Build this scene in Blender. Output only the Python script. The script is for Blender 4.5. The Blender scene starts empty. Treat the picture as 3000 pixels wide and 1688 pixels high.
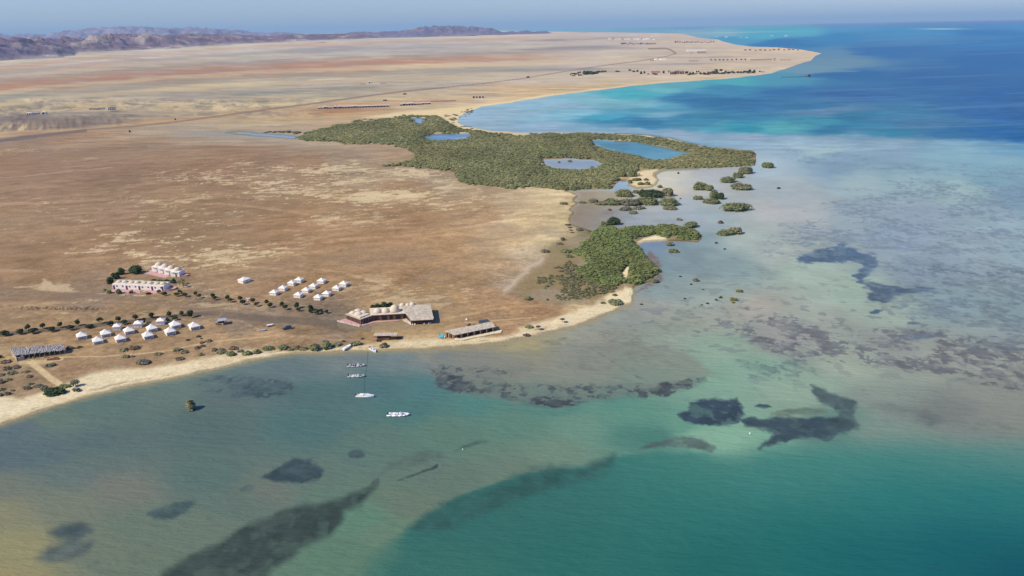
import bpy, math, random
import numpy as np
from mathutils import Matrix, Vector

R = math.radians
C = bpy.context.scene.collection
S = bpy.context.scene

# ------------------------------------------------------------------ camera, sky, sun, exposure
H = 120.0                      # drone height above the sea
IW, IH, F = 3000.0, 1688.0, 2142.0
PITCH, ROLL = R(19.53), R(1.16)
_cp, _sp = math.cos(PITCH), math.sin(PITCH)
FWD = np.array([0, _cp, -_sp]); _r0 = np.array([1.0, 0, 0]); _u0 = np.array([0, _sp, _cp])
RGT = math.cos(ROLL) * _r0 - math.sin(ROLL) * _u0
UPV = math.sin(ROLL) * _r0 + math.cos(ROLL) * _u0
cam_d = bpy.data.cameras.new('camera')
cam = bpy.data.objects.new('camera', cam_d); C.objects.link(cam)
cam_d.sensor_width = 36.0; cam_d.lens = 36.0 * F / IW
cam_d.clip_start = 1.0; cam_d.clip_end = 400000.0
m = Matrix.Identity(4)
for i in range(3):
    m[i][0] = RGT[i]; m[i][1] = UPV[i]; m[i][2] = -FWD[i]
m[2][3] = H
cam.matrix_world = m
S.camera = cam

SUN_EL, SUN_DIR = R(43), R(23)           # light travels towards +X and a little away from the camera
world = bpy.data.worlds.new('World'); S.world = world; world.use_nodes = True
nt = world.node_tree
sky = nt.nodes.new('ShaderNodeTexSky'); sky.sky_type = 'NISHITA'; sky.sun_disc = False
sky.sun_elevation = SUN_EL
lx, ly = math.cos(SUN_DIR), math.sin(SUN_DIR)
sky.sun_rotation = math.atan2(-lx, -ly)
sky.altitude = 0; sky.air_density = 1.25; sky.dust_density = 0.25; sky.ozone_density = 2.5
bg = nt.nodes['Background']; bg.inputs['Strength'].default_value = 0.088
tint = nt.nodes.new('ShaderNodeMixRGB'); tint.blend_type = 'MULTIPLY'; tint.inputs[0].default_value = 1.0
tint.inputs[2].default_value = (0.84, 1.06, 1.78, 1)      # a clear, blue winter sky
nt.links.new(sky.outputs[0], tint.inputs[1]); nt.links.new(tint.outputs[0], bg.inputs[0])
sun_d = bpy.data.lights.new('sun', 'SUN'); sun_d.energy = 4.9; sun_d.angle = R(0.5); sun_d.color = (1.0, 0.89, 0.66)
sun = bpy.data.objects.new('sun', sun_d); C.objects.link(sun)
sun.rotation_euler = Vector((lx * math.cos(SUN_EL), ly * math.cos(SUN_EL), -math.sin(SUN_EL))).to_track_quat('-Z', 'Y').to_euler()
sun.location = (-400, -100, 500)
S.view_settings.view_transform = 'Standard'; S.view_settings.look = 'None'
S.view_settings.exposure = 0.0; S.view_settings.gamma = 1.0
S.view_settings.use_curve_mapping = False
S.render.engine = 'CYCLES'
S.cycles.use_denoising = True
S.cycles.max_bounces = 5; S.cycles.diffuse_bounces = 2; S.cycles.glossy_bounces = 2
S.cycles.volume_bounces = 0; S.cycles.transparent_max_bounces = 4
S.cycles.use_adaptive_sampling = True

# air: even haze; white-surface radiance and haze radiance used to choose true ground colours
SIG = 2.9e-5
HZ = np.array([0.22, 0.35, 0.58])
XW = np.array([1.13, 1.13, 1.36])

# ------------------------------------------------------------------ chart between photo pixels and the ground plane
def at(px, py, z=0.0):
    px = np.asarray(px, float); py = np.asarray(py, float)
    a = (px - IW / 2) / F; b = -(py - IH / 2) / F
    dx = FWD[0] + a * RGT[0] + b * UPV[0]
    dy = FWD[1] + a * RGT[1] + b * UPV[1]
    dz = FWD[2] + a * RGT[2] + b * UPV[2]
    t = (z - H) / np.minimum(dz, -1e-4)
    return dx * t, dy * t
def proj(x, y, z=0.0):
    dz = z - H
    d = x * FWD[0] + y * FWD[1] + dz * FWD[2]
    d = np.maximum(d, 1e-3)
    a = (x * RGT[0] + y * RGT[1] + dz * RGT[2]) / d
    b = (x * UPV[0] + y * UPV[1] + dz * UPV[2]) / d
    return IW / 2 + a * F, IH / 2 - b * F
def mpp(px, py):                       # metres per photo pixel at a ground point
    x, y = at(px, py)
    return float((y * FWD[1] - H * FWD[2]) / F)
def hpx(px, py, n):                    # height in metres of something n pixels tall there
    x, y = at(px, py)
    dep = math.atan2(H, math.hypot(x, y))
    return n * mpp(px, py) / math.cos(dep)
def dpx(px, py, n):                    # ground depth in metres of n pixels there
    x, y = at(px, py)
    dep = math.atan2(H, math.hypot(x, y))
    return n * mpp(px, py) / math.sin(dep)

# ------------------------------------------------------------------ noise in numpy
def _hash(ix, iy, s):
    h = (ix.astype(np.int64) * 374761393 + iy.astype(np.int64) * 668265263 + s * 982451653) & 0xffffffff
    h = ((h ^ (h >> 13)) * 1274126177) & 0xffffffff
    h = h ^ (h >> 16)
    return (h & 0xffffff).astype(np.float32) / 16777215.0
def vnoise(x, y, s=0):
    x0 = np.floor(x); y0 = np.floor(y)
    fx = (x - x0).astype(np.float32); fy = (y - y0).astype(np.float32)
    fx = fx * fx * (3 - 2 * fx); fy = fy * fy * (3 - 2 * fy)
    a = _hash(x0, y0, s); b = _hash(x0 + 1, y0, s); c = _hash(x0, y0 + 1, s); d = _hash(x0 + 1, y0 + 1, s)
    return (a + (b - a) * fx) * (1 - fy) + (c + (d - c) * fx) * fy
def fbm(x, y, oct=4, s=0, gain=0.5):
    t = 0; a = 1; n = 0
    for k in range(oct):
        ca, sa = math.cos(k * 1.1), math.sin(k * 1.1)
        t = t + a * vnoise((x * ca - y * sa) * 2 ** k + 17.3 * k, (x * sa + y * ca) * 2 ** k + 9.1 * k, s + k * 7)
        n += a; a *= gain
    return t / n
def fbm0(x, y, oct=4, s=0, gain=0.5):            # unrotated octaves: keeps stretched streaks stretched
    t = 0; a = 1; n = 0
    for k in range(oct):
        t = t + a * vnoise(x * 2 ** k + 17.3 * k, y * 2 ** k + 9.1 * k, s + k * 7)
        n += a; a *= gain
    return t / n
def sstep(a, b, x):
    t = np.clip((x - a) / (b - a), 0, 1)
    return t * t * (3 - 2 * t)
def poly_sd(P, x, y):
    """signed distance (positive inside) to polygon P in chart pixels"""
    P = np.asarray(P, np.float32); n = len(P)
    x = x.astype(np.float32); y = y.astype(np.float32)
    d2 = np.full(x.shape, 1e18, np.float32); ins = np.zeros(x.shape, bool)
    for i in range(n):
        ax, ay = P[i]; bx, by = P[(i + 1) % n]
        ex, ey = bx - ax, by - ay
        L = ex * ex + ey * ey + 1e-9
        wx = x - ax; wy = y - ay
        t = np.clip((wx * ex + wy * ey) / L, 0, 1)
        d2 = np.minimum(d2, (wx - t * ex) ** 2 + (wy - t * ey) ** 2)
        if ay != by:
            c = ((ay > y) != (by > y)) & (x < ex * (y - ay) / ey + ax)
            ins ^= c
    d = np.sqrt(d2)
    return np.where(ins, d, -d)
def line_d(P, x, y):
    d2 = np.full(x.shape, 1e18, np.float32)
    for (ax, ay), (bx, by) in zip(P[:-1], P[1:]):
        ex, ey = bx - ax, by - ay; L = ex * ex + ey * ey + 1e-9
        wx = x - ax; wy = y - ay
        t = np.clip((wx * ex + wy * ey) / L, 0, 1)
        d2 = np.minimum(d2, (wx - t * ex) ** 2 + (wy - t * ey) ** 2)
    return np.sqrt(d2)
def lin(c):
    c = np.asarray(c, np.float32) / 255.0
    return np.where(c <= 0.04045, c / 12.92, ((c + 0.055) / 1.055) ** 2.4)
def field(pts, x, y, ys=2.2, p=2.0, eps=30.0):
    """smooth colour field through control points (photo colours), inverse-distance weighting"""
    pts = np.asarray(pts, np.float32)
    x = x.astype(np.float32); y = y.astype(np.float32)
    out = np.zeros((len(x), 3), np.float32); ws = np.zeros(len(x), np.float32)
    for q in pts:
        w = 1.0 / (((x - q[0]) ** 2 + ((y - q[1]) * ys) ** 2 + eps) ** p)
        ws += w
        out += w[:, None] * q[2:5]
    return out / ws[:, None]
def mixc(col, c, m):
    return col + (np.asarray(c, np.float32) - col) * m[:, None]

# ------------------------------------------------------------------ small helpers for objects
def tag(o, label=None, cat=None, group=None, kind=None):
    if label: o['label'] = label
    if cat: o['category'] = cat
    if group: o['group'] = group
    if kind: o['kind'] = kind
    return o
def np_mesh(name, v, f, cols=None, smooth=False):
    """v (n,3), f (m,4) or (m,3) arrays"""
    me = bpy.data.meshes.new(name)
    v = np.asarray(v, np.float32); f = np.asarray(f, np.int32); k = f.shape[1]
    me.vertices.add(len(v)); me.vertices.foreach_set('co', v.ravel())
    me.loops.add(f.size); me.loops.foreach_set('vertex_index', f.ravel())
    me.polygons.add(len(f)); me.polygons.foreach_set('loop_start', np.arange(0, f.size, k, dtype=np.int32))
    if smooth: me.polygons.foreach_set('use_smooth', np.ones(len(f), bool))
    me.update(calc_edges=True)
    if cols is not None:
        a = me.color_attributes.new('Col', 'FLOAT_COLOR', 'POINT')
        cc = np.ones((len(v), 4), np.float32); cc[:, :3] = cols
        a.data.foreach_set('color', cc.ravel())
    return me
def link(name, me, parent=None, loc=None, mats=()):
    o = bpy.data.objects.new(name, me); C.objects.link(o)
    for mt in mats: me.materials.append(mt)
    if parent is not None: o.parent = parent
    if loc is not None: o.location = loc
    return o
def empty(name, loc=(0, 0, 0), rz=0.0):
    o = bpy.data.objects.new(name, None); C.objects.link(o)
    o.location = loc; o.rotation_euler = (0, 0, rz); o.empty_display_size = 0.5
    return o
def copy_tree(o, parent=None):
    c = o.copy(); C.objects.link(c)
    if parent is not None: c.parent = parent
    for ch in list(o.children): copy_tree(ch, c)
    return c
ORD = ['first', 'second', 'third', 'fourth', 'fifth', 'sixth', 'seventh', 'eighth', 'ninth', 'tenth', 'eleventh', 'twelfth',
       'thirteenth', 'fourteenth', 'fifteenth', 'sixteenth', 'seventeenth', 'eighteenth', 'nineteenth', 'twentieth',
       'twenty-first', 'twenty-second', 'twenty-third', 'twenty-fourth', 'twenty-fifth', 'twenty-sixth']
def nth(i, n, side='left'):
    if i == 0: return {'left': 'leftmost', 'near': 'nearest'}[side]
    if i == n - 1: return {'left': 'rightmost', 'near': 'farthest'}[side]
    return ORD[i] + ' from the left'

class MB:
    """collects faces into ONE mesh; optional material index per face"""
    def __init__(s): s.v = []; s.f = []; s.m = []
    def add(s, vs, fs, mi=0):
        b = len(s.v); s.v += [tuple(map(float, p)) for p in vs]
        for q in fs: s.f.append(tuple(b + i for i in q)); s.m.append(mi)
        return s
    def prism(s, P, z0, z1, mi=0, top=None):
        """P: list of (x,y), counter-clockwise or not; top: optional list for the upper outline"""
        n = len(P); T = top or P
        z0s = z0 if hasattr(z0, '__len__') else [z0] * n
        z1s = z1 if hasattr(z1, '__len__') else [z1] * n
        vs = [(x, y, z) for (x, y), z in zip(P, z0s)] + [(x, y, z) for (x, y), z in zip(T, z1s)]
        fs = [(i, (i + 1) % n, n + (i + 1) % n, n + i) for i in range(n)]
        fs += [tuple(range(n))[::-1], tuple(range(n, 2 * n))]
        return s.add(vs, fs, mi)
    def box(s, cx, cy, z0, z1, sx, sy, rz=0.0, mi=0):
        c, q = math.cos(rz), math.sin(rz)
        P = [(cx + c * u * sx / 2 - q * v * sy / 2, cy + q * u * sx / 2 + c * v * sy / 2) for u, v in ((-1, -1), (1, -1), (1, 1), (-1, 1))]
        return s.prism(P, z0, z1, mi)
    def tube(s, a, b, r0, r1=None, n=6, mi=0):
        a = Vector(a); b = Vector(b); r1 = r0 if r1 is None else r1
        d = (b - a).normalized(); u = d.orthogonal().normalized(); w = d.cross(u)
        vs = []
        for p, r in ((a, r0), (b, r1)):
            for k in range(n):
                t = 2 * math.pi * k / n
                vs.append(p + u * (r * math.cos(t)) + w * (r * math.sin(t)))
        fs = [(k, (k + 1) % n, n + (k + 1) % n, n + k) for k in range(n)] + [tuple(range(n))[::-1], tuple(range(n, 2 * n))]
        return s.add(vs, fs, mi)
    def dome(s, cx, cy, z, r, h, n=16, rings=6, mi=0, phase=1.0):
        vs = []; fs = []
        for j in range(rings):
            t = (math.pi / 2) * j / rings
            for k in range(n):
                a = 2 * math.pi * k / n
                vs.append((cx + r * math.cos(t) ** phase * math.cos(a), cy + r * math.cos(t) ** phase * math.sin(a), z + h * math.sin(t)))
        vs.append((cx, cy, z + h)); top = len(vs) - 1
        for j in range(rings - 1):
            for k in range(n):
                fs.append((j * n + k, j * n + (k + 1) % n, (j + 1) * n + (k + 1) % n, (j + 1) * n + k))
        for k in range(n): fs.append(((rings - 1) * n + k, (rings - 1) * n + (k + 1) % n, top))
        fs.append(tuple(range(n))[::-1])
        return s.add(vs, fs, mi)
    def ball(s, c, r, n=10, rings=6, mi=0, sz=1.0):
        vs = [(c[0], c[1], c[2] - r * sz)]; fs = []
        for j in range(1, rings):
            t = -math.pi / 2 + math.pi * j / rings
            for k in range(n):
                a = 2 * math.pi * k / n
                vs.append((c[0] + r * math.cos(t) * math.cos(a), c[1] + r * math.cos(t) * math.sin(a), c[2] + r * sz * math.sin(t)))
        vs.append((c[0], c[1], c[2] + r * sz)); top = len(vs) - 1
        for k in range(n):
            fs.append((0, 1 + (k + 1) % n, 1 + k))
            fs.append((top, 1 + (rings - 2) * n + k, 1 + (rings - 2) * n + (k + 1) % n))
        for j in range(rings - 2):
            for k in range(n):
                fs.append((1 + j * n + k, 1 + j * n + (k + 1) % n, 1 + (j + 1) * n + (k + 1) % n, 1 + (j + 1) * n + k))
        return s.add(vs, fs, mi)
    def mesh(s, name, smooth=False):
        me = bpy.data.meshes.new(name); me.from_pydata(s.v, [], s.f); me.update()
        me.polygons.foreach_set('material_index', s.m)
        if smooth: me.polygons.foreach_set('use_smooth', [True] * len(s.f))
        return me
    def build(s, name, mats, parent=None, loc=None, smooth=False):
        if not isinstance(mats, (list, tuple)): mats = [mats]
        return link(name, s.mesh(name, smooth), parent, loc, mats)

# ------------------------------------------------------------------ materials (procedural)
def mat(name, col, rough=0.9, spec=0.2, noise=0.0, scale=1.0, col2=None, stretch=None, bump=0.0, metal=0.0):
    mt = bpy.data.materials.new(name); mt.use_nodes = True
    n = mt.node_tree; b = n.nodes['Principled BSDF']
    b.inputs['Roughness'].default_value = rough; b.inputs['Specular IOR Level'].default_value = spec
    b.inputs['Metallic'].default_value = metal
    b.inputs['Base Color'].default_value = (*col, 1)
    if noise or col2 or bump:
        tc = n.nodes.new('ShaderNodeTexCoord'); mp = n.nodes.new('ShaderNodeMapping')
        n.links.new(tc.outputs['Object'], mp.inputs[0])
        if stretch: mp.inputs['Scale'].default_value = stretch
        nz = n.nodes.new('ShaderNodeTexNoise'); nz.inputs['Scale'].default_value = scale; nz.inputs['Detail'].default_value = 4
        n.links.new(mp.outputs[0], nz.inputs['Vector'])
        rp = n.nodes.new('ShaderNodeValToRGB')
        c2 = col2 or tuple(min(1, c * (1 + noise)) for c in col)
        c1 = col if col2 else tuple(c * (1 - noise) for c in col)
        rp.color_ramp.elements[0].position = 0.35; rp.color_ramp.elements[1].position = 0.65
        rp.color_ramp.elements[0].color = (*c1, 1); rp.color_ramp.elements[1].color = (*c2, 1)
        n.links.new(nz.outputs[0], rp.inputs[0]); n.links.new(rp.outputs[0], b.inputs['Base Color'])
        if bump:
            bp = n.nodes.new('ShaderNodeBump'); bp.inputs['Strength'].default_value = bump; bp.inputs['Distance'].default_value = 0.1
            n.links.new(nz.outputs[0], bp.inputs['Height']); n.links.new(bp.outputs[0], b.inputs['Normal'])
    return mt
def colour_mat(name, rough=0.95, spec=0.1, grain=0.12, gscale=1.3, translucent=0.0):
    """colour comes from the mesh's own Col attribute, with a fine grain on top"""
    mt = bpy.data.materials.new(name); mt.use_nodes = True
    n = mt.node_tree; b = n.nodes['Principled BSDF']
    b.inputs['Roughness'].default_value = rough; b.inputs['Specular IOR Level'].default_value = spec
    at_ = n.nodes.new('ShaderNodeAttribute'); at_.attribute_name = 'Col'
    tc = n.nodes.new('ShaderNodeTexCoord')
    nz = n.nodes.new('ShaderNodeTexNoise'); nz.inputs['Scale'].default_value = gscale; nz.inputs['Detail'].default_value = 6
    n.links.new(tc.outputs['Object'], nz.inputs['Vector'])
    mr = n.nodes.new('ShaderNodeMapRange'); mr.inputs[1].default_value = 0.3; mr.inputs[2].default_value = 0.7
    mr.inputs[3].default_value = 1 - grain; mr.inputs[4].default_value = 1 + grain
    n.links.new(nz.outputs[0], mr.inputs[0])
    mx = n.nodes.new('ShaderNodeVectorMath'); mx.operation = 'SCALE'
    n.links.new(at_.outputs['Color'], mx.inputs[0]); n.links.new(mr.outputs[0], mx.inputs['Scale'])
    n.links.new(mx.outputs[0], b.inputs['Base Color'])
    return mt
# ------------------------------------------------------------------ outlines (chart pixels)
COAST = [(0, 1247), (69, 1225), (166, 1189), (276, 1159), (386, 1134), (469, 1120), (560, 1100), (638, 1083), (715, 1064), (793, 1047),
    (870, 1037), (950, 1037), (1012, 1032), (1090, 1031), (1152, 1028), (1245, 1025), (1350, 1020), (1402, 1014), (1479, 1004), (1526, 995),
    (1600, 979), (1683, 959), (1760, 930), (1807, 905), (1850, 892), (1856, 870), (1857, 849), (1863, 840), (1912, 826), (1928, 793),
    (1900, 765), (1878, 738), (1866, 721), (1885, 712), (1947, 706), (2045, 710), (2058, 694), (2036, 676), (1962, 658), (1841, 666),
    (1800, 676), (1742, 680), (1710, 670), (1675, 655), (1669, 642), (1685, 621), (1672, 614), (1697, 593), (1680, 587), (1696, 571),
    (1661, 558), (1700, 556), (1793, 556), (1800, 540), (1812, 531), (1848, 535), (1832, 545), (1868, 555), (1905, 552), (1925, 542), (1928, 526), (1918, 512), (1935, 503), (1960, 497), (2120, 491), (2213, 486), (2216, 452),
    (2203, 441), (2080, 431), (1960, 406), (1860, 394), (1700, 389), (1560, 389), (1534, 391), (1440, 383), (1374, 374), (1340, 358),
    (1343, 343), (1409, 312), (1479, 304), (1615, 281), (1775, 261), (1872, 250), (1988, 240), (2124, 232), (2221, 220), (2260, 215),
    (2291, 205), (2338, 189), (2376, 178), (2388, 164), (2407, 156), (2345, 145), (2279, 139), (2206, 137), (2155, 131), (2116, 121),
    (2105, 116), (2046, 110), (2000, 99), (1900, 96.5), (1795, 95), (1640, 93), (1450, 89), (1000, 90), (0, 112), (-9000, 290), (-9000, 3600), (-3000, 2300), (-1000, 1640), (-300, 1345)]
PONDS = [
    [(1730, 413), (1755, 408), (1866, 416), (1935, 430), (2028, 448), (1997, 456), (1950, 472), (1900, 470), (1873, 459), (1780, 441), (1736, 425)],
    [(1593, 468), (1674, 465), (1742, 468), (1780, 485), (1755, 496), (1674, 498), (1618, 495), (1596, 485)],
    [(1238, 403), (1266, 394), (1381, 390), (1384, 404), (1328, 413), (1284, 413), (1252, 410)],
    [(1200, 346), (1235, 344), (1247, 354), (1241, 366), (1216, 361), (1207, 353)],
    [(868, 408), (750, 400), (650, 391), (700, 384), (790, 390), (870, 398)],
]
def land_sd(px, py):
    wx = px + (fbm(px / 45, py / 14, 3, 11) - 0.5) * 12 + (vnoise(px / 7, py / 3, 5) - 0.5) * 3
    wy = py + (fbm(px / 45, py / 14, 3, 23) - 0.5) * 5 + (vnoise(px / 7, py / 3, 9) - 0.5) * 1.2
    amp = np.clip((py - 60) / 300, 0.08, 1)              # gentler wobble far away
    wx = px + (wx - px) * amp; wy = py + (wy - py) * amp
    sd = poly_sd(COAST, wx, wy)
    for P in PONDS: sd = np.minimum(sd, -poly_sd(P, wx, wy))
    return sd
def interp(x, pts):
    return np.interp(x, [p[0] for p in pts], [p[1] for p in pts])
def land_height(px, py, sd):
    z = np.where(sd > 0, 0.45 * (1 - np.exp(-np.maximum(sd, 0) / 14)), sd * 0.06)
    # low broken badlands and a gullied bluff on the plain to the left
    foot = interp(px, [(-900, 420), (0, 392), (90, 386), (220, 381), (330, 374), (420, 362), (520, 352)])
    dd = foot - py
    gul = fbm(px / 26, py / 40, 3, 41)
    prof = sstep(0, 24, dd + (gul - 0.5) * 15) * (1 - sstep(26, 62, dd))
    fall = interp(px, [(-900, 1), (150, 1), (240, 0.75), (330, 0.55), (460, 0.0)])
    z = z + 5.0 * prof * fall * (0.55 + 0.9 * fbm(px / 60, py / 30, 3, 43))
    bad = sstep(286, 296, py) * (1 - sstep(322, 336, py)) * (1 - sstep(820, 1000, px))
    z = z + 4.5 * bad * np.maximum(0, 1 - np.abs(fbm(px / 90, py / 9, 4, 57) - 0.5) * 4.0) * sstep(0.40, 0.55, fbm(px / 160, py / 30, 3, 59))
    bad2 = sstep(336, 344, py) * (1 - sstep(362, 372, py)) * sstep(120, 240, px) * (1 - sstep(360, 420, px))
    z = z + 4.0 * bad2 * fbm(px / 40, py / 8, 3, 71)
    return z
def ground_z(px, py):
    px = np.atleast_1d(np.asarray(px, float)); py = np.atleast_1d(np.asarray(py, float))
    return land_height(px, py, land_sd(px, py))
def spot(px, py, z=None):
    """world point of a thing's foot; on water z=0"""
    if z is None: z = max(0.0, float(ground_z(px, py)[0]))
    x, y = at(px, py, z)
    return Vector((float(x), float(y), z))

# ------------------------------------------------------------------ the ground and water sheets (fan-shaped grids, finer near the camera's foot)
def fan(az0, az1, n_az, deps):
    az = np.radians(np.linspace(az0, az1, n_az))
    r = H / np.tan(np.radians(deps))
    A, RR = np.meshgrid(az, r)
    return (RR * np.sin(A)).ravel(), (RR * np.cos(A)).ravel(), n_az, len(deps)
def fan_faces(na, nr, keep):
    i, j = np.meshgrid(np.arange(na - 1), np.arange(nr - 1))
    a = (j * na + i).ravel()
    f = np.stack([a, a + 1, a + na + 1, a + na], 1)
    return f[keep[f].any(1)]
def compact(v, f, *arrs):
    used = np.zeros(len(v), bool); used[f.ravel()] = True
    idx = np.cumsum(used) - 1
    return v[used], idx[f], [a[used] for a in arrs]
deps = np.concatenate([np.linspace(74, 47, 24)[:-1], np.linspace(47, 30, 230)[:-1], np.linspace(30, 10, 490)[:-1], np.linspace(10, 0.9, 300)[:-1], np.geomspace(0.9, 0.066, 50)])
gx, gy, NA, NR = fan(-50, 50, 1900, deps)
CPX, CPY = proj(gx, gy)
CPX = CPX.astype(np.float32); CPY = CPY.astype(np.float32)
SD = land_sd(CPX, CPY)
DIST = np.sqrt(gx * gx + gy * gy + H * H)

def to_albedo(photo_rgb, dist, refl=(0, 0, 0), lo=0.012, hi=0.86):
    """the surface's own colour: photo colour with the air and the light taken out"""
    T = np.exp(-SIG * dist)[:, None]
    c = (lin(photo_rgb) - HZ * (1 - T)) / (XW * T) - np.asarray(refl, np.float32)
    return np.clip(c, lo, hi)

LAND_PTS = [
 (0,178,200,190,185),(0,192,188,180,172),(0,202,190,165,155),(0,218,182,168,160),(0,235,175,155,148),(0,252,175,148,138),(0,264,188,160,140),(0,275,172,162,150),(0,290,150,152,148),(0,302,195,178,152),(0,325,150,140,130),(0,350,112,102,112),(0,366,120,108,115),(60,360,140,125,120),(120,362,125,112,118),(0,388,190,165,140),(0,398,178,142,116),(0,412,120,110,112),(0,430,150,122,105),
 (250,178,195,185,182),(250,193,188,160,152),(250,205,178,165,155),(250,220,172,158,152),(250,238,160,140,135),(250,252,165,140,128),(250,262,190,165,145),(250,275,165,155,148),(250,290,155,150,148),(250,300,185,165,140),(250,318,195,175,148),(250,335,150,140,132),(250,352,135,122,118),(250,366,130,118,118),(250,378,185,155,125),(250,388,165,132,110),(250,400,160,130,110),(250,440,145,120,104),
 (500,158,195,188,188),(500,180,188,172,165),(500,192,170,160,155),(500,208,170,160,160),(500,222,165,138,130),(500,240,170,140,125),(500,255,195,175,152),(500,272,168,158,150),(500,290,165,155,150),(500,303,195,175,148),(500,320,175,160,142),(500,340,170,155,138),(500,355,180,148,120),(500,372,170,155,142),(500,388,165,148,132),(500,405,160,132,112),(500,450,148,122,104),
 (750,145,195,190,190),(750,165,185,178,175),(750,185,170,168,172),(750,205,165,140,135),(750,220,178,148,132),(750,238,200,182,160),(750,258,165,158,150),(750,275,150,148,145),(750,290,185,170,150),(750,310,195,178,150),(750,330,180,150,122),(750,350,185,160,130),(750,365,190,172,145),(750,376,172,150,132),(750,420,160,142,126),(750,450,148,122,104),
 (1000,128,190,186,190),(1000,140,160,160,172),(1000,155,175,172,178),(1000,175,190,185,182),(1000,190,178,150,142),(1000,210,180,148,132),(1000,228,205,185,162),(1000,245,175,165,158),(1000,260,160,155,150),(1000,278,170,160,150),(1000,290,195,178,152),(1000,305,185,155,128),(1000,325,172,130,100),(1000,340,190,160,128),
 (1250,115,192,188,190),(1250,130,178,175,182),(1250,148,172,170,180),(1250,165,185,182,182),(1250,178,195,165,148),(1250,195,210,190,165),(1250,212,195,178,160),(1250,228,165,155,152),(1250,240,185,172,158),(1250,255,175,165,158),(1250,268,200,180,155),(1250,285,205,182,152),(1250,300,195,165,140),(1250,315,200,180,150),(1280,330,215,195,165),
 (1500,105,195,188,190),(1500,120,190,185,185),(1500,135,182,178,180),(1500,150,160,158,165),(1500,165,205,190,172),(1500,178,200,175,155),(1500,190,210,192,168),(1500,205,165,155,155),(1500,220,185,172,160),(1500,235,205,185,160),(1500,255,200,172,145),(1500,275,205,178,145),(1500,292,215,190,158),
 (1700,98,185,175,185),(1750,112,178,172,180),(1750,125,185,178,180),(1700,140,135,135,150),(1750,155,200,188,175),(1750,175,212,195,175),(1750,195,205,188,170),(1700,202,150,145,148),(1800,225,215,195,165),(1750,240,212,188,152),(1750,255,205,178,142),
 (2000,105,195,180,180),(2000,125,200,185,175),(2000,145,200,185,170),(2000,170,195,180,168),(2000,195,200,182,162),(2000,225,220,198,165),(2000,236,215,190,155),
 (2250,145,215,190,165),(2250,165,205,185,162),(2250,185,205,185,162),(2200,205,215,195,165),(2350,155,222,198,165),(2330,180,218,192,158),
 (0,470,148,120,104),(0,550,150,122,105),(300,500,146,119,103),(300,600,150,123,104),(0,650,158,130,106),(600,500,148,120,102),(600,600,152,124,100),(700,430,150,122,104),(900,470,152,124,104),(1000,450,160,140,125),(1100,470,168,148,130),(1150,430,172,145,125),(850,412,172,154,138),(1000,424,174,155,138),(1100,500,175,155,135),(1300,530,170,150,130),(1250,500,165,142,128),(1400,555,185,160,132),(1200,560,170,140,112),(1000,600,160,130,102),(1200,640,162,130,102),(1400,620,185,152,122),(1300,700,178,145,112),(1100,720,165,132,102),(900,680,162,128,100),(1500,580,205,180,150),(1600,565,215,195,160),(1650,600,215,192,155),(1560,650,210,185,148),(1640,640,210,190,150),(1500,700,200,172,138),(1550,740,200,180,155),(1600,700,208,188,152),(1450,780,185,155,125),(1500,830,180,160,142),(1350,800,175,142,108),(1200,780,168,135,105),
 (700,780,160,132,105),(300,720,158,128,102),(0,720,155,126,104),(0,780,160,128,100),(100,800,150,120,95),(0,860,150,125,105),(250,870,140,118,102),(400,920,158,132,105),(100,920,160,132,104),(0,930,160,130,102),(600,900,140,120,105),(500,890,155,130,105),(750,860,165,135,108),(900,800,165,132,102),(950,930,130,115,105),(800,925,138,120,108),(700,945,140,122,108),(1000,960,135,118,105),(900,960,150,125,100),(1100,965,185,150,105),(1250,960,185,152,108),(1200,920,175,145,108),(1350,900,170,138,105),(1450,930,170,140,112),(1300,870,175,145,110),(1250,990,215,185,140),(1400,850,172,140,112),(1500,900,180,145,112),(1600,890,165,130,100),(1550,860,150,128,105),(1650,800,140,125,95),(1600,780,165,145,128),(1700,860,150,130,105),(1650,730,150,138,112),(1620,690,190,172,145),(1750,700,120,115,90),(1700,900,215,190,150),
 (800,980,168,138,108),(600,980,165,136,108),(400,1000,165,136,108),(200,980,165,135,105),(100,1000,165,136,106),(300,1050,170,142,112),(250,1080,155,126,102),(400,1060,160,132,106),(100,1100,150,126,104),(0,1100,148,126,106),(50,1050,175,150,120),(200,1100,160,132,105),
 (-700,300,170,155,145),(-700,500,150,124,106),(-700,900,158,130,105),(-700,1300,165,138,110),
]
BEACH = [(-400, 1330), (-300, 1230), (0, 1168), (60, 1168), (130, 1140), (210, 1120), (270, 1098), (340, 1085), (420, 1078), (520, 1056), (620, 1040), (700, 1026), (800, 1026), (900, 1026), (960, 1022), (1100, 1012),
    (1180, 1000), (1260, 996), (1330, 994), (1480, 978), (1540, 952), (1620, 930), (1700, 905), (1770, 872), (1850, 840), (1870, 850), (1870, 900), (1700, 985), (1400, 1040), (900, 1060), (500, 1130), (0, 1280), (-400, 1420)]
COVE = [(1860, 718), (1885, 697), (1920, 690), (1950, 697), (1960, 708), (1890, 718), (1866, 730)]
FARBEACH = [(1060, 346), (1160, 330), (1300, 318), (1400, 305), (1500, 296), (1620, 276), (1620, 285), (1480, 308), (1410, 318), (1350, 345), (1345, 360), (1380, 378), (1440, 388), (1540, 396), (1530, 402), (1420, 392), (1350, 378), (1320, 362), (1300, 345), (1200, 345)]
SPIT = [(1842, 522), (1862, 512), (1885, 500), (1965, 494), (1975, 530), (1950, 565), (1900, 565), (1815, 550), (1830, 530)]
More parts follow.
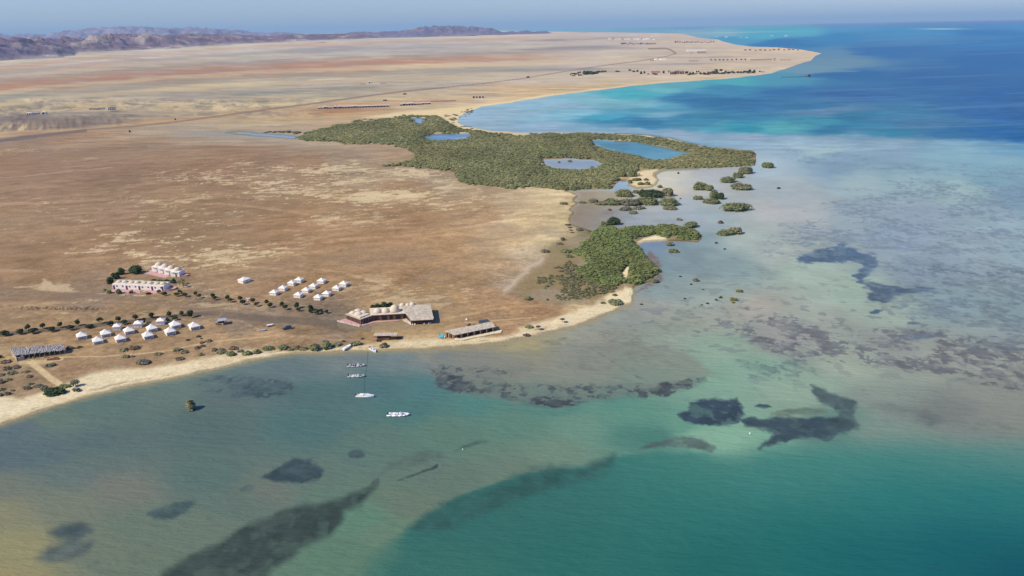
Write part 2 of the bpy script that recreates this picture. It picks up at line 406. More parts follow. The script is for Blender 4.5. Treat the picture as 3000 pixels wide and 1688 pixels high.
ROADS = [  # (polyline, half width px, colour, strength)
 ([(-300, 1025), (0, 982), (60, 974), (160, 965), (280, 953), (400, 940), (520, 926), (600, 918), (640, 918)], 5.5, (108, 96, 92), 0.9),
 ([(560, 912), (640, 920), (720, 930), (800, 936), (900, 942), (1000, 950), (1080, 962)], 10, (112, 101, 95), 0.75),
 ([(-300, 868), (0, 864), (120, 862), (250, 868), (380, 875), (480, 890), (600, 908), (680, 920)], 9, (138, 118, 106), 0.6),
 ([(1000, 950), (1060, 958), (1150, 956), (1260, 946), (1290, 925)], 12, (150, 135, 120), 0.55),
 ([(-300, 446), (-100, 430), (0, 411), (120, 396), (250, 381), (380, 371), (520, 357), (620, 343), (720, 330), (800, 318), (900, 306), (1000, 292), (1100, 278), (1200, 266), (1300, 257)], 2.2, (132, 118, 116), 0.75),
 ([(-100, 432), (0, 413), (120, 397), (250, 383)], 5, (118, 106, 110), 0.7),
 ([(1300, 257), (1420, 244), (1520, 232), (1640, 212), (1720, 199), (1800, 188), (1880, 178), (1950, 166), (1980, 157)], 0.9, (130, 110, 105), 0.8),
 ([(1980, 157), (1965, 146), (1950, 142), (1900, 143)], 2.0, (135, 118, 116), 0.8),
 ([(185, 1046), (300, 1044), (420, 1036), (500, 1026), (560, 1013), (620, 1002), (720, 992), (790, 986)], 1.6, (205, 178, 140), 0.9),
 ([(60, 1062), (120, 1060), (180, 1050)], 6, (205, 182, 148), 0.8),
 ([(90, 1062), (120, 1085), (150, 1110), (175, 1125)], 9, (214, 190, 155), 0.9),
 ([(1360, 945), (1430, 940), (1500, 935), (1570, 930)], 1.3, (205, 175, 140), 0.8),
 ([(1130, 872), (1180, 850), (1230, 822), (1280, 792), (1310, 778)], 4, (150, 132, 116), 0.55),
 ([(0, 522), (80, 516), (150, 507), (260, 498), (330, 490)], 1.1, (185, 155, 135), 0.7),
 ([(430, 430), (520, 424), (620, 422), (700, 421)], 1.0, (180, 160, 140), 0.7),
 ([(430, 1000), (800, 990)], 0.1, (165, 136, 108), 0.0),
]
def cell_fade(lam, dist):
    """1 where a feature of wavelength lam (m) is larger than the sheet's own cells"""
    cell = np.maximum(dist * dist / H * 0.0008, dist * 0.0010)
    return np.clip(lam / (2.2 * cell) - 0.4, 0, 1)

def build_land():
    keep = SD > -4.0
    v = np.stack([gx, gy, np.zeros_like(gx)], 1)
    f = fan_faces(NA, NR, keep)
    v, f, (px, py, sd, dist) = compact(v, f, CPX, CPY, SD, DIST)
    z = land_height(px, py, sd)
    x, y = v[:, 0], v[:, 1]
    nearf = np.clip(1.4 - dist / 900, 0, 1)
    z = z + np.where(sd > 6, (fbm(x / 18, y / 18, 4, 3) - 0.5) * 0.5 * nearf * np.clip(sd / 30, 0, 1), 0)
    z = z + np.where(sd > 10, (fbm(x / 5, y / 5, 3, 5) - 0.5) * 0.30 * np.clip(1.5 - dist / 420, 0, 1), 0)
    v[:, 2] = z
    # colours of the ground itself
    ax, ay = proj(x, y, z)
    wx = ax + (fbm0(ax / 160, ay / 9, 4, 101) - 0.5) * 150 * np.clip((700 - ay) / 400, 0.25, 1)
    wy = ay + (fbm0(ax / 150, ay / 10, 4, 131) - 0.5) * np.clip((ay - 90) / 28, 2, 12)
    band = lambda X, Y: Y + np.where(X > 0, 110 * (1 - np.exp(-np.maximum(X, 0) / 1000.0)), 0.11 * X)     # the bands run up to the right
    farpts = [(p[0], float(band(np.array(p[0]), np.array(p[1]))), *p[2:]) for p in LAND_PTS if p[1] < 480]
    col = field(farpts, wx, band(wx, wy), ys=16.0)
    colB = field([p for p in LAND_PTS if p[1] > 400], wx, wy, ys=2.2)
    kb = sstep(415, 470, ay)
    col = col * (1 - kb)[:, None] + colB * kb[:, None]
    # far streaks of gravel, sand and wash
    s1 = fbm0(ax / 90, ay / 3.2, 4, 151) - 0.5; s2 = fbm0(ax / 30, ay / 2.2, 3, 171) - 0.5
    farm = 1 - sstep(400, 470, ay)
    col *= (1 + farm * (0.26 * s1 + 0.16 * s2))[:, None]
    tone = fbm0(ax / 130, ay / 3.6, 4, 161)
    col = mixc(col, (158, 150, 156), farm * 0.30 * sstep(0.54, 0.66, tone)); col = mixc(col, (208, 182, 160), farm * 0.30 * sstep(0.46, 0.34, tone))
    wash = sstep(0.57, 0.68, fbm0(ax / 110, ay / 4.0, 4, 191)) * farm * sstep(170, 200, ay)
    col = mixc(col, (205, 188, 165), wash * 0.3)
    grey = sstep(0.58, 0.70, fbm0(ax / 140, ay / 5.0, 4, 201)) * farm * sstep(120, 160, ay)
    col = mixc(col, (146, 142, 144), grey * 0.3)
    bb = band(ax, ay) + (fbm0(ax / 180, ay / 12, 4, 221) - 0.5) * 9 + (fbm0(ax / 45, ay / 5, 3, 223) - 0.5) * 5
    hd = (1 - sstep(235, 262, ay)) * sstep(1250, 1500, ax)
    col = mixc(col, (196, 183, 180), hd * (0.30 + 0.35 * sstep(0.42, 0.6, fbm0(ax / 80, ay / 3.5, 4, 241))))
    for ex, ey, ea, eb in ((1690, 141, 130, 6), (1600, 144, 90, 4), (1780, 112, 90, 3.5), (1620, 118, 110, 4), (1690, 203, 90, 4), (1560, 205, 110, 4.5), (2090, 168, 90, 2.5), (1990, 188, 120, 2.5)):
        g = np.exp(-(((ax - ex) / ea) ** 2 + ((ay + 0.02 * (ax - ex) - ey) / eb) ** 2) ** 2) * (0.4 + 0.6 * sstep(0.38, 0.58, fbm0(ax / 60, ay / 2.5, 3, 243)))
        col = mixc(col, (142, 138, 150), g * 0.7)
    left = 1 - sstep(1450, 1750, ax)
    for b0, b1, c, k in ((186, 193, (206, 196, 188), .5), (195, 204, (194, 160, 148), .6), (210, 218, (164, 160, 164), .55), (222, 230, (190, 176, 170), .5), (236, 247, (158, 136, 130), .6), (247, 264, (174, 132, 118), .7), (266, 276, (204, 180, 154), .6), (279, 297, (152, 150, 148), .65), (300, 312, (206, 186, 156), .5)):
        col = mixc(col, c, k * left * sstep(b0 - 2.5, b0 + 2.5, bb) * (1 - sstep(b1 - 2.5, b1 + 2.5, bb)) * (0.55 + 0.45 * sstep(0.35, 0.6, fbm0(ax / 70, ay / 4, 3, 227))))
    # bluff and badlands: dark rock with pale gullies
    foot = interp(ax, [(-900, 416), (0, 391), (90, 385), (220, 380), (330, 373), (420, 362)])
    bl = sstep(0, 6, foot - ay) * (1 - sstep(34, 42, foot - ay)) * (1 - sstep(215, 350, ax))
    gul = fbm((ax + 0.8 * (ay - 360)) / 13, ay / 34, 4, 211)
    col = mixc(col, (128, 116, 114), bl * 0.65 * (0.5 + 0.9 * fbm(ax / 50, ay / 10, 3, 213)))
    col = mixc(col, (196, 176, 150), bl * sstep(0.47, 0.56, gul) * sstep(36, 12, foot - ay) * (1 - sstep(105, 140, ax)) * 0.9)
    bd = sstep(288, 298, ay) * (1 - sstep(340, 352, ay)) * (1 - sstep(850, 1000, ax))
    rg = np.abs(fbm(ax / 55, ay / 8, 4, 231) - 0.5)
    bp = sstep(0.40, 0.58, fbm(ax / 130, ay / 14, 3, 237))
    col = mixc(col, (206, 186, 156), bd * sstep(0.07, 0.0, rg) * 0.55 * bp)
    col = mixc(col, (138, 131, 130), bd * sstep(0.09, 0.18, rg) * 0.65 * bp)
    # near plain: mottled brown crust
    nearm = sstep(400, 460, ay)
    fa, fb_, fc, fd = cell_fade(45, dist), cell_fade(12, dist), cell_fade(4, dist), cell_fade(3.0, dist)
    n1 = fbm(x / 70, y / 110, 4, 251) - 0.5; n2 = fbm(x / 9, y / 6, 4, 271) - 0.5; n3 = fbm(x / 2.2, y / 1.6, 3, 291) - 0.5
    col *= (1 + nearm * (0.20 * n1 * fa + 0.30 * n2 * fb_ + 0.38 * n3 * fd))[:, None]
    sk = fbm0((x + 0.25 * y) / 30, (y - 0.25 * x) / 7, 4, 301) - 0.5
    col *= (1 + nearm * 0.22 * sk * cell_fade(14, dist))[:, None]
    rust = sstep(0.52, 0.66, fbm(x / 60, y / 90, 4, 311))
    col = mixc(col, (162, 118, 84), rust * nearm * 0.10)
    greyg = sstep(0.56, 0.68, fbm(x / 40, y / 50, 4, 321))
    col = mixc(col, (150, 130, 116), greyg * nearm * 0.30)
    col = mixc(col, (158, 138, 124), nearm * 0.16)
    # salt-crust streaks
    def zone(cx, cy, rx, ry): return np.exp(-(((ax - cx) / rx) ** 2 + ((ay - cy) / ry) ** 2) ** 2)
    zn = np.clip(zone(900, 520, 420, 55) * 1.0 + zone(1180, 560, 200, 50) * 1.2 + zone(520, 735, 330, 55) * 1.1 + zone(300, 640, 700, 110) * 0.42 + zone(330, 880, 500, 100) * 0.45 +
                 zone(1100, 620, 380, 60) * 0.3 + zone(1400, 600, 200, 60) * 0.6 + zone(1250, 850, 300, 60) * 0.4 + zone(100, 450, 300, 30) * 0.3, 0, 1.25)
    cs = 0.62 * fbm0((x + 0.2 * y) / 7.5, (y - 0.2 * x) / 3.6, 5, 331, 0.7) + 0.38 * fbm(x / 40, y / 40, 3, 333)
    streak = sstep(0.622 - 0.10 * zn, 0.685 - 0.10 * zn, cs) * np.clip(zn * 1.6, 0, 1)
    col = mixc(col, (216, 196, 166), streak * 0.8)
    big = sstep(0.50, 0.60, fbm(x / 40, y / 26, 4, 341)) * np.exp(-(((ax - 1180) / 200) ** 2 + ((ay - 556) / 30) ** 2) ** 2)
    col = mixc(col, (224, 205, 172), big * 0.8)
    pad = sstep(-4, 5, poly_sd([(95, 845), (130, 838), (122, 816), (165, 832), (210, 833), (205, 842), (232, 853), (215, 858), (150, 856)], ax + n2 * 30, ay + n3 * 12))
    col = mixc(col, (198, 176, 150), pad * 0.85)
    pad2 = sstep(-4, 4, poly_sd([(-200, 786), (60, 788), (120, 794), (60, 799), (-200, 796)], ax + n2 * 40, ay + n2 * 10))
    col = mixc(col, (178, 152, 128), pad2 * 0.8)
    trk = np.zeros_like(ax)
    for P in ([(0, 905), (150, 888), (330, 880), (520, 900)], [(300, 985), (420, 968), (560, 985), (700, 975), (860, 985), (1000, 985)], [(690, 930), (760, 968), (900, 990), (1080, 1000)], [(1000, 700), (1200, 690), (1400, 660), (1540, 640)], [(0, 600), (300, 585), (700, 600), (1100, 655)], [(1260, 950), (1330, 930), (1480, 900), (1620, 895)], [(880, 780), (1010, 800), (1180, 850)], [(200, 760), (420, 748), (640, 770), (900, 800)]):
        d = line_d(P, ax + n2 * 4, ay + n2 * 2); trk = np.maximum(trk, np.exp(-((d - 1.9) / 1.1) ** 2))
    col *= (1 + 0.16 * trk)[:, None]
    # rows of small heaps on the field by the road
    hp = (sstep(895, 901, ay) * (1 - sstep(905, 912, ay)) * sstep(20, 60, ax) * (1 - sstep(290, 310, ax)))
    col *= (1 - 0.35 * hp * sstep(0.45, 0.65, vnoise(ax / 4.5, ay / 3, 351)))[:, None]
    wf = np.exp(-(((ax - 690) / 270) ** 2 + ((ay + 0.02 * (ax - 690) - 397) / 15) ** 2) ** 2) * (0.45 + 0.55 * sstep(0.40, 0.58, fbm0(ax / 110, ay / 5, 4, 357)))
    col = mixc(col, (164, 156, 150), wf * 0.8)
    wf2 = np.exp(-(((ax - 660) / 130) ** 2 + ((ay - 390) / 6) ** 2) ** 2); col = mixc(col, (150, 152, 162), wf2 * 0.7)
    # beaches
    bw = (fbm(x / 14, y / 14, 4, 361) - 0.5)
    b1 = sstep(-9, 9, poly_sd(BEACH, ax + bw * 50, ay + bw * 24))
    bc = np.where((fbm(x / 25, y / 9, 3, 371) > 0.5)[:, None], np.array([[224, 206, 178]]), np.array([[216, 197, 167]])).astype(np.float32)
    col = col * (1 - b1)[:, None] + bc * (1 + 0.10 * n2 * fb_ + 0.08 * n3 * fd)[:, None] * b1[:, None]
    wh = b1 * sstep(0.48, 0.62, fbm(x / 30, y / 12, 4, 381)) * sstep(10, 22, sd)
    col = mixc(col, (230, 216, 192), wh * 0.6)
    for P, c in ((COVE, (238, 224, 194)), (SPIT, (226, 208, 176))):
        col = mixc(col, c, sstep(-4, 4, poly_sd(P, ax + n2 * 10, ay + n2 * 5)))
    col = mixc(col, (228, 206, 170), sstep(-5, 5, poly_sd(FARBEACH, ax, ay)) * 0.9)
    col = mixc(col, (232, 212, 178), sstep(0.2, 1.2, sd) * (1 - sstep(2.5, 6, sd)) * (1 - sstep(400, 460, ay)) * sstep(225, 260, ay) * (ax > 1330) * 0.7)
    # sandy lane inside the near thicket, bright shore points
    col = mixc(col, (236, 220, 190), sstep(-3, 2, poly_sd([(1838, 770), (1846, 778), (1840, 800), (1832, 818), (1825, 820), (1820, 806), (1830, 792)], ax, ay)))
    col = mixc(col, (236, 220, 190), sstep(-4, 4, poly_sd([(1770, 872), (1800, 858), (1830, 852), (1830, 838), (1858, 846), (1862, 880), (1840, 895), (1780, 890)], ax + n2 * 12, ay + n2 * 6)) * 0.8)
    # saltmarsh flats
    flat = sstep(-14, 14, poly_sd([(1500, 850), (1560, 790), (1600, 740), (1650, 700), (1690, 690), (1800, 700), (1820, 850), (1720, 885), (1600, 890), (1530, 870)], ax + bw * 60, ay + bw * 40))
    col = mixc(col, (146, 128, 98), flat * 0.65)
    col = mixc(col, (160, 148, 138), flat * sstep(0.5, 0.64, fbm(x / 22, y / 22, 4, 391)) * 0.6)
    col = mixc(col, (205, 185, 172), np.exp(-(line_d([(1480, 850), (1520, 812), (1560, 780), (1590, 762)], ax + n2 * 20, ay + n2 * 10) / 9) ** 2) * 0.7)
    for P, hw, c, k in ROADS:
        if k <= 0: continue
        d = line_d(P, ax + n2 * 3 * nearm, ay + n2 * 2 * nearm)
        col = mixc(col, c, k * sstep(hw * 1.35, hw * 0.65, d))
    verge = sstep(14, 9, line_d(ROADS[0][0], ax, ay)) * sstep(5, 7, line_d(ROADS[0][0], ax, ay)) * sstep(0, 1, ax - 0)
    col = mixc(col, (178, 148, 122), verge * 0.3)
    # wet sand at the edge of the water
    wet = sstep(9, 3, sd + n2 * 6) * nearm
    col *= (1 - 0.27 * wet)[:, None]
    wl = np.exp(-((sd - 13 + n2 * 10) / 1.6) ** 2) * nearm * b1 * sstep(0.45, 0.6, fbm(x / 6, y / 6, 3, 397))
    col *= (1 - 0.22 * wl)[:, None]
    col = mixc(col, (150, 135, 115), sstep(1.6, -1.0, sd) * nearm * 0.8)
    col = np.clip(col, 20, 250)
    alb = to_albedo(col, dist, lo=0.02, hi=0.8)
    me = np_mesh('ground', v, f, alb, smooth=True)
    o = link('ground', me, mats=[colour_mat('ground_cover', 0.95, 0.05, 0.16, 0.9)])
    return tag(o, kind='structure')
build_land()

SEA_PTS = [
 (1700,88,120,165,200),(2000,82,105,155,200),(2500,72,90,145,195),(3000,63,82,138,195),(2000,92,130,165,190),(2100,100,125,170,195),(2250,105,85,165,195),(2350,95,90,165,195),(2150,118,85,150,190),(2300,125,60,120,175),(2450,110,65,130,185),(2700,90,75,140,192),(2900,110,62,122,182),(2600,150,62,113,172),(2900,180,58,108,168),(2430,160,98,138,172),(2445,182,108,143,170),(2380,205,112,148,172),(2300,228,82,148,178),(2500,220,58,108,163),(2750,230,58,104,163),(2950,280,56,103,163),(2500,280,60,106,163),(2300,270,60,113,166),(2150,260,70,135,175),(2150,240,80,165,180),(2000,252,95,165,185),(1950,265,110,175,190),(1870,275,80,170,190),(1850,300,120,175,195),(1900,320,90,155,185),(2000,285,62,125,170),(2100,300,58,116,163),(2200,310,60,113,163),(2350,310,63,118,163),(1950,340,120,165,190),(2000,345,65,130,168),(2150,345,64,126,166),(1780,345,75,160,190),(1800,350,65,130,170),(1900,362,60,122,165),(2050,365,70,135,170),(2100,372,80,150,175),(2200,375,55,140,165),(2290,372,90,165,180),(2400,355,70,140,170),(2420,325,95,130,165),(2500,345,58,123,163),(2600,350,70,125,165),(2700,365,75,120,160),(2800,395,58,113,163),(2900,385,48,103,163),(3000,400,43,98,158),(2950,330,56,103,163),(2600,385,58,128,163),(2450,375,58,123,163),
 (1400,350,150,175,200),(1500,330,150,180,205),(1550,350,140,180,205),(1650,310,145,180,205),(1700,330,130,180,205),(1600,370,148,172,200),(1750,290,130,180,200),(1700,375,130,165,195),(1850,385,140,168,195),(2000,395,148,172,198),(2200,402,145,168,195),(2400,410,140,165,190),(2600,416,135,160,185),(2800,428,125,160,185),(2950,438,110,150,180),(3100,440,100,145,175),
 (2300,440,145,168,190),(2250,480,160,178,195),(2400,440,160,185,195),(2450,450,130,155,180),(2600,450,130,155,180),(2800,450,130,165,185),(2950,470,130,165,185),(2450,490,125,150,175),(2650,500,118,148,172),(2650,520,160,185,190),(2500,540,155,175,185),(2800,560,155,180,185),(2900,520,125,160,180),(3000,560,125,155,180),(2300,560,160,170,180),(2250,620,168,170,175),(2200,700,160,172,172),(2350,640,168,172,178),(2300,740,165,172,170),(2500,640,150,165,178),(2700,620,145,160,180),(2900,650,145,165,180),(2650,700,140,155,175),(2850,720,145,160,172),(3000,740,140,160,172),(2350,800,155,172,165),(2500,850,152,170,162),(2150,780,135,155,162),(2100,850,145,158,158),(2000,740,128,145,155),(1950,780,120,140,150),(2050,700,125,145,155),(1950,830,135,150,155),
 (2700,800,128,143,160),(2900,820,140,155,165),(2800,880,128,148,158),(3000,900,130,150,160),(2600,900,150,165,158),(2900,980,140,152,155),(2400,930,148,155,150),(2200,900,158,155,150),(2100,940,150,155,148),(2300,980,145,145,145),(2600,1000,140,145,145),(2800,1040,150,155,148),(3000,1080,150,155,148),(2500,1050,150,160,150),(2100,1010,135,158,145),(2200,1080,130,160,148),(2100,1120,125,158,145),(2350,1150,140,162,150),
 (1900,1000,140,150,142),(1750,980,145,145,138),(1650,1030,145,145,135),(1700,1080,140,145,135),(1500,1060,130,132,128),(1400,1050,125,125,125),(1500,1035,160,148,116),(1450,1025,142,136,120),(1560,1025,160,148,114),(1300,1060,110,120,128),(1250,1035,130,130,125),(1900,900,150,150,148),(1800,940,140,145,142),(1950,1050,130,150,138),(1900,1110,115,150,138),
 (1000,1050,115,125,130),(1150,1060,110,125,130),(800,1080,98,115,120),(1100,1120,82,115,122),(1250,1130,80,120,125),(900,1150,85,112,115),(700,1150,95,112,115),(500,1150,100,118,115),(300,1200,95,116,114),(150,1230,102,119,112),(60,1280,95,110,118),(300,1300,90,108,112),(600,1250,88,108,110),(900,1250,82,112,115),(1200,1200,80,118,120),(1400,1180,82,128,125),(1600,1180,85,130,125),(1800,1160,90,138,130),
 (1500,1250,95,130,120),(1700,1250,105,140,128),(1300,1270,95,125,115),(1100,1300,95,120,115),(1900,1280,75,122,116),(1850,1200,95,140,128),(1600,1330,110,135,122),(1500,1370,105,125,115),(1300,1400,100,120,112),(1200,1480,105,122,110),(1150,1560,102,128,112),(1050,1520,95,130,115),(1000,1630,94,124,108),
 (0,1330,90,105,115),(0,1420,112,119,112),(0,1500,132,131,110),(50,1600,142,138,108),(0,1680,145,138,105),(200,1480,116,122,111),(200,1380,100,115,115),(150,1330,90,108,115),(350,1430,116,119,113),(300,1350,98,113,112),(400,1550,104,119,109),(600,1550,104,119,110),(450,1650,104,118,106),(700,1480,98,115,110),(800,1440,110,119,114),(900,1400,100,119,114),(950,1450,98,122,113),(600,1400,90,112,110),(300,1600,110,120,109),
 (1500,1480,58,106,103),(1700,1430,56,106,106),(1400,1580,55,105,104),(1300,1660,62,110,102),(1600,1600,43,106,102),(1900,1400,58,118,113),(2000,1500,43,110,108),(2300,1400,63,126,122),(2500,1340,80,135,130),(2800,1320,85,135,130),(2990,1310,110,138,135),(2300,1550,33,103,104),(2600,1450,38,116,118),(2900,1450,33,113,118),(2100,1650,33,98,96),(2500,1620,23,93,100),(2800,1600,20,90,103),(3000,1680,16,78,96),(2200,1330,85,135,128),(2000,1330,75,125,118),
 (2600,1280,120,140,135),(2900,1250,130,135,132),(2750,1200,120,125,125),(2950,1150,135,138,135),(2600,1180,130,142,138),(2450,1250,100,130,125),(2050,1280,130,168,150),(2150,1290,130,170,152),(2200,1320,118,158,143),(2000,1250,100,145,132),
 (1700,575,150,135,118),(1750,565,155,142,125),(1800,580,175,160,135),(1690,640,140,125,112),(1720,620,142,130,118),(1750,600,150,142,130),(1780,640,138,135,135),(1800,620,150,155,165),(1850,640,145,155,172),(1900,640,155,162,172),(1930,600,165,170,180),(1950,560,200,190,175),(1820,545,140,165,200),(1830,530,140,170,205),(1985,520,200,195,185),(2000,510,182,182,185),(2060,515,165,172,185),(2020,540,175,178,182),(2050,500,160,160,165),(1990,500,190,180,165),(2000,600,160,170,185),(2080,640,150,165,175),(2030,650,150,160,175),(1890,562,205,195,175),
 (1850,435,88,138,172),(1950,455,98,148,178),(1760,420,92,140,172),(1680,480,138,154,182),(1620,480,140,152,178),(1740,485,138,156,184),(1330,400,115,150,200),(1280,400,115,150,200),(1230,355,130,160,205),(850,402,150,165,205),(750,395,150,160,190),(680,390,158,158,160),(1900,720,110,130,165),(1930,715,120,138,165),(1920,760,115,135,155),
]
# dark seagrass, coral and rock under the surface: (outline, colour, softness px, strength, speckle)
REEF = [
 ([(755,1400),(829,1358),(862,1342),(913,1349),(955,1381),(922,1400),(871,1416),(792,1411)], (60,76,86), 7, .95, .1),
 ([(1018,1328),(1030,1318),(1055,1320),(1060,1332),(1042,1339),(1022,1337)], (68,84,93), 5, .85, .1),
 ([(700,1433),(720,1424),(745,1422),(740,1432),(712,1440)], (82,100,100), 6, .6, .1),
 ([(438,1506),(500,1478),(540,1465),(570,1466),(545,1495),(500,1515),(455,1514)], (68,86,90), 8, .9, .1),
 ([(140,1560),(180,1540),(230,1537),(262,1555),(235,1572),(170,1573)], (72,85,90), 14, .95, .05),
 ([(107,1635),(140,1605),(200,1595),(265,1587),(262,1610),(200,1635),(140,1645)], (88,100,104), 18, .85, .05),
 ([(260,1660),(285,1645),(292,1652),(272,1664)], (95,108,104), 8, .6, .05),
 ([(480,1690),(560,1640),(650,1600),(720,1545),(790,1510),(830,1487),(920,1475),(1000,1460),(1060,1440),(1095,1420),(1070,1455),(1050,1475),(1000,1490),(990,1530),(960,1570),(900,1610),(820,1650),(760,1695),(700,1720),(460,1720)], (60,73,72), 15, .95, .2),
 ([(1060,1437),(1085,1412),(1110,1395),(1100,1420),(1075,1440)], (78,92,90), 5, .7, .4),
 ([(1322,1322),(1368,1291),(1403,1287),(1429,1293),(1410,1303),(1368,1317),(1333,1326)], (78,98,94), 7, .8, .3),
 ([(1085,1398),(1140,1360),(1200,1340),(1252,1312),(1298,1315),(1305,1340),(1252,1357),(1200,1366),(1140,1385)], (86,100,98), 14, .65, .4),
 ([(1155,1406),(1205,1386),(1262,1372),(1282,1360),(1282,1368),(1262,1382),(1205,1398),(1160,1410)], (56,70,72), 3, .9, .1),
 ([(1180,1555),(1250,1505),(1330,1460),(1430,1430),(1505,1393),(1570,1378),(1640,1366),(1720,1372),(1800,1335),(1780,1395),(1600,1440),(1450,1490),(1330,1545),(1250,1562)], (54,86,86), 16, .7, .35),
 ([(1990,1218),(2020,1205),(2025,1180),(2060,1168),(2160,1172),(2175,1195),(2190,1215),(2165,1232),(2170,1243),(2130,1247),(2060,1250),(2010,1240)], (56,70,88), 6, .95, .25),
 ([(2175,1232),(2200,1228),(2300,1230),(2400,1224),(2470,1222),(2502,1235),(2500,1270),(2440,1290),(2350,1290),(2260,1305),(2225,1315),(2240,1290),(2270,1272),(2230,1262),(2180,1250)], (60,75,88), 8, .95, .1),
 ([(2376,1126),(2402,1130),(2424,1146),(2472,1158),(2504,1172),(2522,1196),(2515,1262),(2452,1258),(2456,1214),(2438,1194),(2398,1180),(2378,1160)], (72,88,96), 10, .85, .2),
 ([(2262,1213),(2300,1200),(2370,1195),(2440,1198),(2420,1208),(2350,1210),(2290,1217)], (98,114,106), 6, .8, .2),
 ([(2215,1192),(2226,1184),(2250,1186),(2258,1191),(2240,1196)], (62,82,92), 3, .95, .1),
 ([(1870,1315),(1920,1300),(1970,1283),(2010,1275),(2050,1285),(2095,1310),(2085,1320),(2040,1312),(1990,1310),(1930,1312)], (84,100,102), 6, .85, .3),
 ([(2332,765),(2350,745),(2400,728),(2440,725),(2460,708),(2500,725),(2530,740),(2570,750),(2575,780),(2550,800),(2520,830),(2500,810),(2530,775),(2490,765),(2440,770),(2380,773)], (76,98,128), 6, .95, .25),
 ([(2515,825),(2560,830),(2640,840),(2740,843),(2755,850),(2680,862),(2620,870),(2590,890),(2540,878),(2550,855)], (76,94,120), 8, .95, .2),
 ([(2540,912),(2560,905),(2590,905),(2570,920),(2548,922)], (70,93,122), 3, .95, .1),
 ([(2655,941),(2690,944),(2728,950),(2712,957),(2665,951)], (58,83,108), 3, .95, .1),
 ([(2640,985),(2700,975),(2760,978),(2720,992),(2660,994)], (84,98,122), 6, .7, .4),
 ([(2690,1215),(2720,1200),(2770,1230),(2760,1260),(2720,1258)], (92,104,112), 22, .7, .3),
 ([(2500,1190),(2620,1170),(2750,1200),(2900,1230),(2980,1260),(2850,1275),(2700,1250),(2560,1210)], (104,114,116), 26, .5, .5),
 ([(1290,1075),(1275,1120),(1340,1150),(1450,1162),(1560,1180),(1640,1187),(1700,1172),(1850,1158),(1960,1146),(2060,1112),(1900,1136),(1780,1128),(1600,1128),(1540,1126),(1470,1112),(1540,1090),(1550,1072),(1400,1080)], (74,81,90), 9, .95, 1.0), ([(1262,1075),(1280,1118),(1345,1152),(1450,1166),(1560,1184),(1640,1190),(1720,1176),(1850,1160),(1850,1150),(1700,1160),(1640,1172),(1560,1160),(1450,1142),(1360,1130),(1310,1095)], (72,79,88), 7, .95, .9),
 ([(560,1130),(600,1108),(700,1105),(760,1120),(850,1125),(860,1140),(760,1150),(680,1155),(620,1150)], (68,84,94), 12, .9, .95),
 ([(2060,925),(2200,912),(2400,945),(2550,965),(2700,955),(2900,985),(3100,1000),(3100,1180),(2900,1120),(2750,1085),(2500,1045),(2300,1045),(2210,1005)], (100,102,112), 20, .85, 1.0),
 ([(2250,720),(2500,600),(2650,540),(3100,560),(3100,820),(2750,800),(2550,760)], (112,128,150), 40, .68, 1.0),
 ([(2300,440),(2500,450),(2650,480),(3000,500),(3000,540),(2700,520),(2500,505),(2350,470)], (112,138,160), 16, .65, .9),
 ([(2600,800),(3100,780),(3100,1000),(2700,960),(2560,880)], (102,116,132), 30, .65, 1.0),
 ([(2150,1050),(2300,1060),(2420,1090),(2350,1120),(2200,1100)], (100,122,122), 14, .7, 1.0),
 ([(1650,1010),(2000,930),(2100,980),(1900,1060),(1700,1100)], (120,126,122), 40, .5, .9),
 ([(1735,1022),(1780,1048),(1840,1085),(1905,1120),(1905,1124),(1838,1090),(1776,1052),(1733,1026)], (105,112,112), 2, .7, .2),
 ([(1440,1012),(1480,1004),(1530,1004),(1500,1016),(1455,1020)], (96,96,80), 4, .8, .7),
 ([(1560,1012),(1600,1000),(1660,995),(1640,1005),(1580,1018)], (110,108,92), 6, .6, .7),
 ([(1895,600),(1770,625),(1760,632),(1830,628),(1900,612)], (128,118,120), 8, .5, .6),
 ([(1905,735),(1930,770),(1945,800),(1930,830),(1880,850),(1860,860),(1880,835),(1925,800),(1895,760)], (118,98,98), 5, .8, .5),
]
